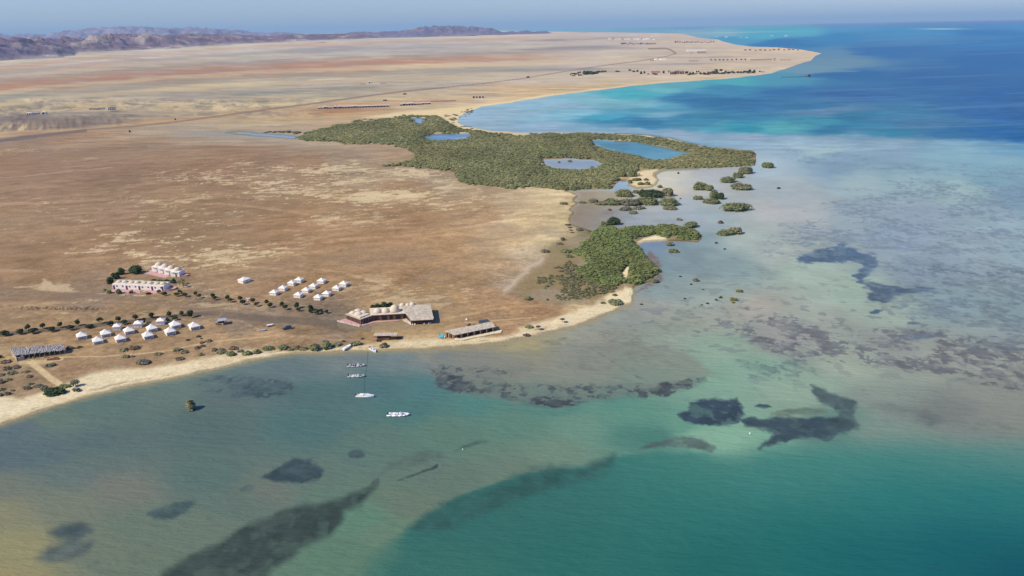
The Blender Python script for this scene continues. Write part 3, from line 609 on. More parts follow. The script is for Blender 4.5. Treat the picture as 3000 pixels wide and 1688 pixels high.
def build_sea():
    keep = (SD < 5.0)
    v = np.stack([gx, gy, np.zeros_like(gx)], 1)
    f = fan_faces(NA, NR, keep)
    v, f, (px, py, sd, dist) = compact(v, f, CPX, CPY, SD, DIST)
    x, y = v[:, 0], v[:, 1]
    x_, y_ = x, y
    far = np.clip((450 - py) / 250, 0, 1)
    calm = 1 - 0.65 * sstep(1250, 1420, py)
    wx = px + (fbm(px / 120, py / 40, 4, 401) - 0.5) * 90 * calm + (fbm0(px / 140, py / 7, 4, 411) - 0.5) * 120 * far
    wy = py + (fbm(px / 110, py / 35, 4, 421) - 0.5) * 36 * (1 - 0.75 * far) * calm + (fbm0(px / 120, py / 8, 3, 431) - 0.5) * 7 * far
    nearp = [p for p in SEA_PTS if p[1] > 395]; farp = [p for p in SEA_PTS if p[1] < 560]
    DEEP = [(1188, 1556), (1258, 1505), (1340, 1458), (1468, 1410), (1573, 1386), (1660, 1372), (1740, 1366), (1800, 1338), (1900, 1326), (2010, 1322), (2110, 1338), (2190, 1332), (2240, 1314), (2400, 1302), (2700, 1300), (3200, 1285), (4500, 1250), (4500, 2600), (700, 2600), (1020, 1760), (1110, 1640)]
    inside = poly_sd(DEEP, np.array([p[0] for p in nearp], np.float32), np.array([p[1] for p in nearp], np.float32)) > 0
    deepp = [p for p, q in zip(nearp, inside) if q]; nearp = [p for p, q in zip(nearp, inside) if not q]
    dsd = poly_sd(DEEP, px + (fbm(x_ / 14, y_ / 14, 5, 405) - 0.5) * 60, py + (fbm(x_ / 9, y_ / 9, 4, 407) - 0.5) * 16)
    dw = 7 + 42 * sstep(1800, 2400, px) + 60 * sstep(1540, 1660, py); dk = sstep(-dw, dw, dsd)
    cn = field(nearp, wx, wy, ys=2.0, eps=1800.0); cd = field(deepp, px, py, ys=2.0, p=1.4, eps=30000.0)
    cn = cn * (1 - dk)[:, None] + cd * dk[:, None]; cf = field(farp, wx, wy, ys=6.0, eps=250.0)
    k = sstep(400, 500, wy)
    col = cn * k[:, None] + cf * (1 - k)[:, None]
    fl = sstep(230, 290, py) * (1 - sstep(430, 470, py))
    col *= (1 + fl * (0.20 * (fbm0(px / 90, py / 4.5, 4, 433) - 0.5) + 0.12 * (fbm0(px / 30, py / 2.5, 3, 435) - 0.5)))[:, None]
    # broken weed and sand texture of the shallows
    n2 = fbm(x / 11, y / 11, 4, 441) - 0.5; n3 = fbm(x / 3.2, y / 3.2, 4, 451) - 0.5; n1 = fbm(x / 60, y / 60, 4, 461) - 0.5
    shal = np.clip(1 - np.abs(py - 800) / 520, 0, 1)
    col *= (1 + shal * (0.16 * n2 * cell_fade(10, dist) + 0.10 * n1) + 0.05 * n1)[:, None]
    sp = fbm(x / 3.4, y / 3.4, 5, 471, 0.62) + (fbm(x / 1.5, y / 1.5, 3, 473) - 0.5) * 0.30; sp2 = fbm(x / 30, y / 26, 4, 477); rag = fbm(x / 4.5, y / 4.5, 5, 481, 0.6); rag2 = fbm(x / 16, y / 16, 4, 485)
    shelf = sstep(-12, 12, poly_sd([(1262, 1050), (1275, 1112), (1335, 1150), (1450, 1166), (1560, 1184), (1640, 1190), (1720, 1176), (1860, 1160), (1990, 1135), (2080, 1090), (2000, 1030), (1850, 1000), (1600, 1015), (1400, 1035)], px + n2 * 30, py + n2 * 12) + (rag - 0.5) * 26)
    col = mixc(col, (124, 127, 122), shelf * 0.62)
    for P, c, soft, k, spk in REEF:
        sdp = poly_sd(P, px + n2 * 20 + n1 * 10, py + n2 * 9)
        if spk > 0.5:                                       # patchy weed: many small dark tufts, thinning out to the rim
            dens = sstep(-soft * 1.6, soft * 1.2, sdp + (rag2 - 0.5) * soft * 3) * (0.35 + 1.1 * sstep(0.36, 0.60, sp2))
            tex = sstep(-0.02, 0.15, sp - (0.58 if c[2] < 95 else 0.65) + 0.22 * dens) * (0.45 + 0.9 * sstep(0.40, 0.62, rag))
            mk = np.clip((0.86 * tex + 0.14) * np.clip(dens * 2.0, 0, 1), 0, 1)
        else:
            if soft < 13:
                val = sdp / (soft * 2.0 + 3) + (rag - 0.5) * 1.7 + (rag2 - 0.5) * 0.7
                mk = sstep(-0.30, 0.45, val)
            else:
                val = sdp / (soft * 1.2) + (rag2 - 0.5) * 2.2 + (rag - 0.5) * 0.9
                mk = sstep(-0.8, 0.9, val)
            mk = mk * (1 - (0.10 + spk) * sstep(0.50, 0.66, fbm(x / 5, y / 5, 5, 491, 0.6)))
        cc = np.asarray(c, np.float32)[None] * (1 + 0.35 * n3 * cell_fade(3, dist) + 0.15 * n2)[:, None]
        col = col + (cc - col) * (mk * k)[:, None]
    # scattered coral heads in the shallows
    ch = sstep(0.66, 0.72, fbm(x / 5, y / 5, 3, 501)) * np.clip(1 - np.abs(py - 960) / 260, 0, 1) * sstep(1500, 2000, px) * cell_fade(5, dist)
    col = mixc(col, (104, 112, 124), ch * 0.5)
    # long pale current lines on the deep water
    st = sstep(0.60, 0.72, fbm0((px - 1.2 * py) / 420, (py + 0.035 * px) / 7, 3, 511)) * (1 - sstep(360, 420, py)) * sstep(2200, 2500, px)
    col = mixc(col, (102, 140, 185), st * 0.35)
    bar = np.exp(-(((px - 2760) / 75) ** 2 + ((py - 85) / 1.3) ** 2))
    col = mixc(col, (205, 215, 215), bar * 0.9)
    bar2 = np.exp(-(((px - 2170) / 150) ** 2 + ((py - 95 + 0.02 * (px - 2170)) / 1.5) ** 2))
    col = mixc(col, (165, 190, 200), bar2 * 0.7)
    # thin water over sand at the very edge
    edge = sstep(-16, 0, sd) * sstep(700, 900, py) * (px < 1880)
    col = mixc(col, (150, 140, 115), edge * 0.55)
    edge2 = sstep(-9, 0, sd) * (1 - sstep(500, 700, py)) * sstep(255, 290, py) * (px < 1800) * (px > 1330)
    col = mixc(col, (175, 190, 200), edge2 * 0.5)
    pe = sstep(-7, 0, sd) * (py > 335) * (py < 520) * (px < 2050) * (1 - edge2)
    col = mixc(col, (98, 112, 104), pe * 0.6)  # dark mangrove reflections painted into the water colour round the pools
    col = np.clip(col, 8, 245)
    dep = np.arctan2(H, np.sqrt(x * x + y * y))
    alb = to_albedo(col, dist, lo=0.004, hi=0.8, refl=0)
    alb = np.clip(alb * (1.03 + 0.10 * sstep(380, 450, py) * (1 - sstep(1050, 1200, py)))[:, None], 0.004, 0.8)
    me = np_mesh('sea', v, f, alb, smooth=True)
    mt = bpy.data.materials.new('sea_water'); mt.use_nodes = True
    n = mt.node_tree; n.nodes.remove(n.nodes['Principled BSDF'])
    b = n.nodes.new('ShaderNodeBsdfDiffuse'); gl = n.nodes.new('ShaderNodeBsdfGlossy'); gl.inputs['Roughness'].default_value = 0.25
    fr = n.nodes.new('ShaderNodeFresnel'); fr.inputs['IOR'].default_value = 1.33
    mr = n.nodes.new('ShaderNodeMapRange'); mr.inputs[3].default_value = 0.02; mr.inputs[4].default_value = 0.13   # wave slopes hide most of the grazing mirror
    n.links.new(fr.outputs[0], mr.inputs[0])
    ms = n.nodes.new('ShaderNodeMixShader'); n.links.new(mr.outputs[0], ms.inputs[0])
    n.links.new(b.outputs[0], ms.inputs[1]); n.links.new(gl.outputs[0], ms.inputs[2])
    n.links.new(ms.outputs[0], n.nodes['Material Output'].inputs['Surface'])
    a_ = n.nodes.new('ShaderNodeAttribute'); a_.attribute_name = 'Col'
    tc = n.nodes.new('ShaderNodeTexCoord'); mp = n.nodes.new('ShaderNodeMapping')
    mp.inputs['Rotation'].default_value = (0, 0, R(28)); mp.inputs['Scale'].default_value = (0.35, 1.0, 1)
    n.links.new(tc.outputs['Object'], mp.inputs[0])
    nz = n.nodes.new('ShaderNodeTexNoise'); nz.inputs['Scale'].default_value = 0.42; nz.inputs['Detail'].default_value = 5; nz.inputs['Roughness'].default_value = 0.6
    n.links.new(mp.outputs[0], nz.inputs['Vector'])
    bp = n.nodes.new('ShaderNodeBump'); bp.inputs['Strength'].default_value = 1.0; bp.inputs['Distance'].default_value = 0.75
    n.links.new(nz.outputs[0], bp.inputs['Height']); n.links.new(bp.outputs[0], b.inputs['Normal']); n.links.new(bp.outputs[0], gl.inputs['Normal'])
    n.links.new(a_.outputs['Color'], b.inputs['Color'])
    o = link('sea', me, mats=[mt])
    return tag(o, kind='structure')
build_sea()

# ------------------------------------------------------------------ desert hills along the left horizon
def hills(name, pxs, r0, span, env, na, nr, seed, lam, c_dark, c_light, lightk):
    """a heightfield behind a foot line; r0: (photo x, foot distance m), env: (photo x, crest height m)"""
    q = np.linspace(pxs[0], pxs[1], na)
    x, y = at(q, 300.0); a = np.arctan2(x, y)
    tt = np.linspace(0, 1, nr)
    A, TT = np.meshgrid(a, tt); PX, _ = np.meshgrid(q, tt)
    RR = np.interp(PX, [p[0] for p in r0], [p[1] for p in r0]) * (1 + span * TT)
    x = (RR * np.sin(A)).ravel(); y = (RR * np.cos(A)).ravel(); PX = PX.ravel(); t = TT.ravel()
    e = np.interp(PX, [p[0] for p in env], [p[1] for p in env])
    rid = np.clip(1 - np.abs(fbm(x / lam, y / lam, 5, seed, 0.55) * 2 - 1) * 1.9, 0, 1)
    broad = fbm(x / (lam * 2.6), y / (lam * 2.6), 4, seed + 50)
    prof = sstep(0.0, 0.75, t + (broad - 0.5) * 0.9) * (1 - sstep(0.85, 1.0, t))
    u = (PX - pxs[0]) / (pxs[1] - pxs[0])
    edge = sstep(0, 0.04, u) * (1 - sstep(0.93, 1.0, u))
    z = e * prof * np.clip(0.22 + 0.72 * rid + 0.55 * (broad - 0.4), 0.03, 1.12) * edge - 45 * (1 - prof * edge)
    z = np.maximum(z, -1.5)
    v = np.stack([x, y, z], 1)
    col = np.zeros((len(x), 3), np.float32) + np.asarray(c_dark, np.float32)
    sand = sstep(0.58, 0.70, fbm(x / (lam * 0.45), y / (lam * 0.45), 4, seed + 90)) * lightk
    low = sstep(0.20, 0.02, z / np.maximum(e, 1)) * lightk
    col = mixc(col, c_light, np.clip(sand + low, 0, 1))
    alb = to_albedo(np.clip(col * (1 + 0.25 * (fbm(x / 60, y / 60, 3, seed + 5) - 0.5))[:, None], 10, 240), np.sqrt(x * x + y * y), lo=0.03)
    i, j = np.meshgrid(np.arange(na - 1), np.arange(nr - 1)); q = (j * na + i).ravel()
    f = np.stack([q, q + 1, q + na + 1, q + na], 1)
    me = np_mesh(name, v, f, alb, smooth=False)
    o = link(name, me, mats=[colour_mat(name + '_rock', 0.95, 0.05, 0.12, 0.02)])
    return tag(o, kind='structure')
hills('foothills', (-900, 1480), [(-900, 3900), (0, 4600), (200, 5000), (400, 6300), (700, 8600), (1000, 10300), (1250, 13000), (1480, 14500)], 0.75,
      [(-900, 160), (0, 140), (100, 152), (300, 150), (420, 130), (560, 135), (700, 120), (800, 95), (1000, 85), (1250, 70), (1480, 50)], 800, 110, 611, 420, (124, 117, 146), (176, 168, 174), 0.7)
hills('mountains', (-1400, 1040), [(-1400, 12500), (1040, 13500)], 0.5,
      [(-1400, 322), (-200, 322), (40, 291), (110, 298), (170, 366), (260, 366), (300, 347), (330, 310), (480, 310), (540, 304), (680, 254), (740, 229), (800, 167), (900, 136), (1040, 118)], 620, 90, 641, 900, (134, 143, 182), (150, 148, 172), 0.15)
hills('desert_ridge', (1000, 1640), [(1000, 13800), (1640, 15500)], 0.25,
      [(1000, 130), (1180, 165), (1220, 225), (1260, 240), (1300, 230), (1400, 235), (1440, 205), (1480, 130), (1540, 85), (1640, 40)], 300, 40, 671, 700, (124, 127, 162), (160, 150, 165), 0.3)

# ------------------------------------------------------------------ the air
hb = MB(); hb.box(0, 60000, -3.0, 830, 230000, 126000)
hz_m = bpy.data.materials.new('air'); hz_m.use_nodes = True
hn = hz_m.node_tree; hn.nodes.remove(hn.nodes['Principled BSDF'])
pv = hn.nodes.new('ShaderNodeVolumePrincipled'); pv.inputs['Density'].default_value = SIG
pv.inputs['Color'].default_value = (0.52, 0.78, 1.0, 1); pv.inputs['Anisotropy'].default_value = 0.0
hn.links.new(pv.outputs[0], hn.nodes['Material Output'].inputs['Volume'])
hz_o = hb.build('haze', hz_m); tag(hz_o, 'thin pale blue air over the bay and the far desert', kind='stuff')
# ------------------------------------------------------------------ foliage
RNG = np.random.default_rng(7)
def quads(P, N, size, aspect=1.0, rng=RNG):
    """square leaf clumps at points P facing N"""
    n = len(P); N = N / np.maximum(np.linalg.norm(N, axis=1, keepdims=True), 1e-6)
    r = rng.normal(size=(n, 3)); U = np.cross(N, r); U /= np.maximum(np.linalg.norm(U, axis=1, keepdims=True), 1e-6)
    W = np.cross(N, U); s = np.asarray(size).reshape(-1, 1) * np.ones((n, 1))
    U = U * s; W = W * s * aspect
    j = rng.uniform(0.7, 1.3, (n, 4, 1))
    V = np.stack([P - U - W, P + U - W, P + U + W, P - U + W], 1)
    V = P[:, None] + (V - P[:, None]) * j
    return V.reshape(-1, 3), np.arange(4 * n).reshape(n, 4)
def leaf_cloud(lumps, n, size, rng, up=0.55, low=-0.25):
    """leaf clumps over the skin of a few ellipsoid lumps (cx,cy,cz,rx,ry,rz)"""
    L = np.array(lumps, float); area = (L[:, 3] * L[:, 4] + L[:, 3] * L[:, 5] + L[:, 4] * L[:, 5])
    k = rng.choice(len(L), n, p=area / area.sum())
    d = rng.normal(size=(n, 3)); d /= np.linalg.norm(d, axis=1, keepdims=True)
    d[:, 2] = np.where(d[:, 2] < low, -d[:, 2], d[:, 2])
    rad = rng.uniform(0.70, 1.05, (n, 1))
    P = L[k, :3] + d * L[k, 3:6] * rad
    P[:, 2] = np.maximum(P[:, 2], 0.03)
    N = d / L[k, 3:6]; N /= np.linalg.norm(N, axis=1, keepdims=True)
    N = N + rng.normal(size=(n, 3)) * 0.38 + np.array([0, 0, up])
    return quads(P, N, rng.uniform(0.7, 1.3, n) * size, 0.8, rng)
def tinted(n, base, rng, var=0.28, hue=0.12):
    b = rng.uniform(1 - var, 1 + var, (n, 1)); h = rng.uniform(-hue, hue, (n, 1))
    c = np.asarray(base, float)[None] * b * np.concatenate([1 + h, np.ones_like(h), 1 - h], 1)
    return np.repeat(np.clip(c, 0.01, 1.6), 4, 0)
LEAF = colour_mat('leaves', 0.8, 0.10, 0.12, 2.0)
_n = LEAF.node_tree; _b = _n.nodes['Principled BSDF']                # thin leaves let some light through
_t = _n.nodes.new('ShaderNodeBsdfTranslucent'); _m = _n.nodes.new('ShaderNodeMixShader'); _m.inputs[0].default_value = 0.36
_n.links.new(_b.inputs['Base Color'].links[0].from_socket, _t.inputs[0])
_n.links.new(_b.outputs[0], _m.inputs[1]); _n.links.new(_t.outputs[0], _m.inputs[2])
_n.links.new(_m.outputs[0], _n.nodes['Material Output'].inputs['Surface'])
GREEN, OLIVE, DARK, BROWN, GREY, YELL = (0.265, 0.285, 0.140), (0.305, 0.290, 0.165), (0.080, 0.118, 0.056), (0.25, 0.195, 0.135), (0.245, 0.235, 0.165), (0.27, 0.24, 0.09)
BARK = mat('bark', (0.16, 0.12, 0.085), 0.95, 0.05, 0.3, 3.0)

def lumps_for(w, d, h, rng, k):
    """k overlapping lumps filling a w x d x h mound"""
    out = [(0, 0, h * 0.30, w * 0.36, d * 0.36, h * 0.62)]
    for i in range(k):
        a = rng.uniform(0, 2 * math.pi); r = rng.uniform(0.25, 0.62)
        lx, ly = math.cos(a) * w * 0.5 * r, math.sin(a) * d * 0.5 * r
        s = rng.uniform(0.30, 0.48) * (1.15 - r * 0.6)
        out.append((lx, ly, h * rng.uniform(0.15, 0.42), w * s * 0.62, d * s * 0.66, h * rng.uniform(0.40, 0.62)))
    return out
def bush_mesh(name, w, d, h, col, seed, detail=1.0, k=None):
    rng = np.random.default_rng(seed)
    lumps = lumps_for(w, d, h, rng, k if k is not None else max(3, int(3 + w / max(h, 0.4))))
    A = 3.2 * (w * d * 0.25 + (w + d) * 0.5 * h)
    size = max(0.10, min(0.42, 0.085 * (w + d + h)))
    n = int(np.clip(detail * 1.9 * A / (4 * size * size * 0.8), 50, 900))
    v, f = leaf_cloud(lumps, n, size, rng, up=0.9)
    core = MB()
    for (cx, cy, cz, rx, ry, rz) in lumps:
        b0 = len(core.v); core.ball((0, 0, 0), 1.0, 8, 5)
        core.v[b0:] = [(cx + px_ * rx * 0.72, cy + py_ * ry * 0.72, max(0.0, cz + pz_ * rz * 0.72)) for px_, py_, pz_ in core.v[b0:]]
    cv = np.array(core.v); q4 = [q for q in core.f if len(q) == 4] + [(q[0], q[1], q[2], q[2]) for q in core.f if len(q) == 3]
    q3 = [q for q in core.f if len(q) == 4]
    F = np.concatenate([f, np.array(q3) + len(v)]) if q3 else f
    V = np.concatenate([v, cv])
    cc = np.concatenate([tinted(n, col, rng, 0.22), np.tile(np.asarray(col) * 0.9, (len(cv), 1))])
    return np_mesh(name, V, F, cc)
def bush(px0, px1, py, hp, col, label, cat='shrub', name='shrub', group=None, depth=0.75, seed=None, water=False, detail=1.0, k=None):
    """a bush whose foot spans photo pixels px0..px1 on row py and stands hp pixels tall"""
    cx = (px0 + px1) / 2; m_ = mpp(cx, py)
    w = (px1 - px0) * m_; d = w * depth
    dep = math.radians(1) * 0
    p = spot(cx, py, 0.0 if water else None)
    e = math.atan2(H, math.hypot(p.x, p.y))
    h = max(0.25, (hp * m_ - d * math.sin(e) * 0.55) / math.cos(e))
    h = max(h, w * 0.22)
    p = p + Vector((p.x, p.y, 0)).normalized() * (d * 0.5)
    me = bush_mesh(name, w, d, h, col, seed or int(abs(px0 * 31 + py * 17)), detail, k)
    o = link(name, me, loc=p, mats=[LEAF])
    return tag(o, label, cat, group)

# ---- the mangrove woods: far-off masses nobody could count
def crown_templates(n_t, leafs, seed, hmul=1.0):
    out = []
    for i in range(n_t):
        rng = np.random.default_rng(seed + i)
        lumps = [(0, 0, 0.25, 0.5, 0.5, 0.62 * hmul)] + [(rng.uniform(-.3, .3), rng.uniform(-.3, .3), rng.uniform(.2, .45), .28, .28, .42 * hmul) for _ in range(3)]
        v, f = leaf_cloud(lumps, leafs, 0.13, rng, up=1.1, low=-0.1)
        c = MB(); c.dome(0, 0, 0.0, 0.46, 0.72 * hmul, 7, 3)
        q = np.array([g for g in c.f if len(g) == 4])
        top = np.array([(g[0], g[1], g[2], g[2]) for g in c.f if len(g) == 3])
        q = np.concatenate([q]) + len(v)
        out.append((np.concatenate([v, np.array(c.v)]), np.concatenate([f, q]), np.concatenate([tinted(leafs, (1, 1, 1), rng, 0.30, 0.10), np.full((len(c.v), 3), 0.72)])))
    return out
def wood(name, outline, holes, spacing, hmin, hmax, colA, colB, label, cat, seed, leafs=18, keepf=None, hmul=1.0, shrink=0.0, wmul=1.9):
    rng = np.random.default_rng(seed)
    P = np.array(outline, float); x, y = at(P[:, 0], P[:, 1])
    T = crown_templates(6, leafs, seed, hmul)
    pts = []
    yy = y.min()
    while yy < y.max():
        sp = spacing(math.hypot(0.5 * (x.min() + x.max()), yy))
        xs = np.arange(x.min(), x.max(), sp); xs = xs + rng.uniform(-.45, .45, len(xs)) * sp
        ys = yy + rng.uniform(-.45, .45, len(xs)) * sp
        pts.append(np.stack([xs, ys, np.full(len(xs), sp)], 1)); yy += sp
    pts = np.concatenate(pts)
    px, py = proj(pts[:, 0], pts[:, 1])
    wob = (fbm(pts[:, 0] / 22, pts[:, 1] / 22, 3, seed) - 0.5)
    sd = poly_sd(outline, px + wob * 26, py + wob * 12) - shrink
    for Hh, mg in holes: sd = np.minimum(sd, -poly_sd(Hh, px + wob * 34, py + wob * 12) - mg)
    k = (sd > 0) & (rng.uniform(size=len(sd)) < np.clip(0.45 + sd / 9, 0, 1)) & ((fbm(pts[:, 0] / 9, pts[:, 1] / 14, 3, seed + 21) < 0.66) | (sd > 14))
    if keepf is not None: k &= keepf(px, py, pts, rng)
    pts, px, py, sd = pts[k], px[k], py[k], sd[k]
    n = len(pts)
    big = fbm(pts[:, 0] / 28, pts[:, 1] / 28, 4, seed + 3)
    h = (hmin + (hmax - hmin) * np.clip(rng.normal(0.45, 0.16, n) + (big - 0.5) * 1.6, 0, 1)) * np.clip(0.55 + sd / 14, 0.5, 1)
    w = pts[:, 2] * wmul * rng.uniform(0.85, 1.2, n) * np.clip(0.6 + sd / 14, 0.6, 1)
    a = rng.uniform(0, 2 * math.pi, n)
    mixk = np.clip(fbm(pts[:, 0] / 45, pts[:, 1] / 60, 4, seed + 9) * 2.4 - 0.7 + rng.normal(0, 0.15, n), 0, 1)
    base = np.asarray(colA)[None] * (1 - mixk[:, None]) + np.asarray(colB)[None] * mixk[:, None]
    base = base * rng.uniform(0.85, 1.15, (n, 1)) * (0.72 + 0.56 * fbm(pts[:, 0] / 26, pts[:, 1] / 40, 4, seed + 31))[:, None] * np.array([1.36, 1.40, 1.28])
    z0 = np.maximum(0, ground_z(px, py)) - 0.05
    V, F, Cc, off = [], [], [], 0
    t_of = rng.integers(0, len(T), n)
    for ti, (tv, tf, tc) in enumerate(T):
        s = np.where(t_of == ti)[0]
        if not len(s): continue
        ca, sa = np.cos(a[s])[:, None], np.sin(a[s])[:, None]
        vx = (tv[None, :, 0] * ca - tv[None, :, 1] * sa) * w[s][:, None] + pts[s, 0][:, None]
        vy = (tv[None, :, 0] * sa + tv[None, :, 1] * ca) * w[s][:, None] + pts[s, 1][:, None]
        vz = np.maximum(tv[None, :, 2], 0) * h[s][:, None] + z0[s][:, None]
        V.append(np.stack([vx, vy, vz], 2).reshape(-1, 3))
        F.append((tf[None] + (np.arange(len(s)) * len(tv))[:, None, None] + off).reshape(-1, 4)); off += len(s) * len(tv)
        Cc.append((tc[None] * base[s][:, None]).reshape(-1, 3))
    me = np_mesh(name, np.concatenate(V), np.concatenate(F), np.concatenate(Cc))
    o = link(name, me, mats=[LEAF])
    return tag(o, label, cat, kind='stuff')
F1 = [(868, 398), (900, 386), (960, 373), (1060, 354), (1150, 345), (1230, 336), (1280, 339), (1300, 353), (1335, 374), (1440, 391), (1534, 397), (1560, 393), (1700, 392),
      (1860, 398), (1960, 410), (2080, 435), (2200, 445), (2210, 456), (2203, 484), (2120, 491), (1905, 496), (1880, 502), (1866, 508), (1815, 514), (1802, 536), (1792, 556),
      (1700, 558), (1661, 558), (1600, 556), (1500, 553), (1440, 550), (1380, 545), (1352, 537), (1336, 525), (1340, 508), (1270, 499), (1180, 492), (1120, 489), (1205, 471), (1222, 456),
      (1195, 439), (1130, 426), (1050, 423), (950, 419), (900, 413), (855, 408)]
wood('mangrove_forest', F1, [(P, 0.0) for P in PONDS], lambda d: max(2.7, d * 0.0042), 2.6, 3.7, (0.205, 0.215, 0.108), (0.262, 0.245, 0.130),
     'broad olive green mangrove wood round the blue lagoon pools, across the middle', 'mangrove', 1201)
wood('mangrove_fringe', [(772, 387), (872, 385), (880, 392), (780, 392)], [], lambda d: 5.0, 1.5, 3.0, (0.11, 0.125, 0.075), (0.14, 0.15, 0.08),
     'thin dark row of mangroves along the grey mud pool at the wood\'s left tip', 'mangrove', 1301)
F2 = [(1742, 682), (1770, 668), (1800, 668), (1816, 678), (1850, 670), (1900, 662), (1962, 656), (1990, 664), (2036, 676), (2057, 694), (2044, 708), (1960, 704), (1925, 690), (1885, 695),
      (1850, 706), (1866, 721), (1878, 740), (1902, 766), (1928, 793), (1906, 814), (1870, 836), (1850, 836), (1815, 842), (1780, 846), (1740, 832), (1700, 812), (1692, 790), (1722, 776),
      (1702, 756), (1672, 744), (1682, 722), (1728, 702), (1735, 690)]
GAP = [(1838, 766), (1848, 776), (1842, 800), (1834, 820), (1824, 822), (1817, 806), (1828, 790)]
wood('mangrove_thicket', F2, [(GAP, 0.5), ([(1860, 718), (1885, 697), (1920, 690), (1950, 697), (1960, 708), (1890, 718)], 0)], lambda d: 1.9, 1.9, 3.1, (0.190, 0.222, 0.088), (0.260, 0.258, 0.115),
     'bright green mangrove thicket filling the point above the white sand cove', 'mangrove', 1401, leafs=26)
def sparse(px, py, pts, rng):
    dens = np.clip((px - 1490) / 200, 0.05, 1.0) * sstep(0.40, 0.58, fbm(pts[:, 0] / 7, pts[:, 1] / 7, 3, 77) + (px - 1600) / 900)
    return rng.uniform(size=len(px)) < dens
wood('saltmarsh_scrub', [(1520, 818), (1580, 793), (1640, 780), (1665, 765), (1705, 790), (1760, 815), (1800, 840), (1810, 856), (1760, 868), (1720, 880), (1640, 884), (1620, 862), (1570, 838)], [], lambda d: 1.9, 0.5, 1.3,
     (0.165, 0.165, 0.085), (0.205, 0.185, 0.110), 'scattered low olive scrub dotting the brown saltmarsh flat below the thicket', 'scrub', 1501, leafs=18, keepf=sparse, wmul=1.15)
wood('beach_scrub', [(1296, 338), (1380, 318), (1410, 318), (1350, 346), (1352, 362), (1400, 378), (1330, 372)], [], lambda d: 7.0, 0.8, 1.8, (0.13, 0.14, 0.08), (0.18, 0.165, 0.10),
     'scattered dark scrub on the pale sand neck beside the far bay', 'scrub', 1551, leafs=16, keepf=lambda px, py, pts, rng: rng.uniform(size=len(px)) < 0.42, wmul=0.9)

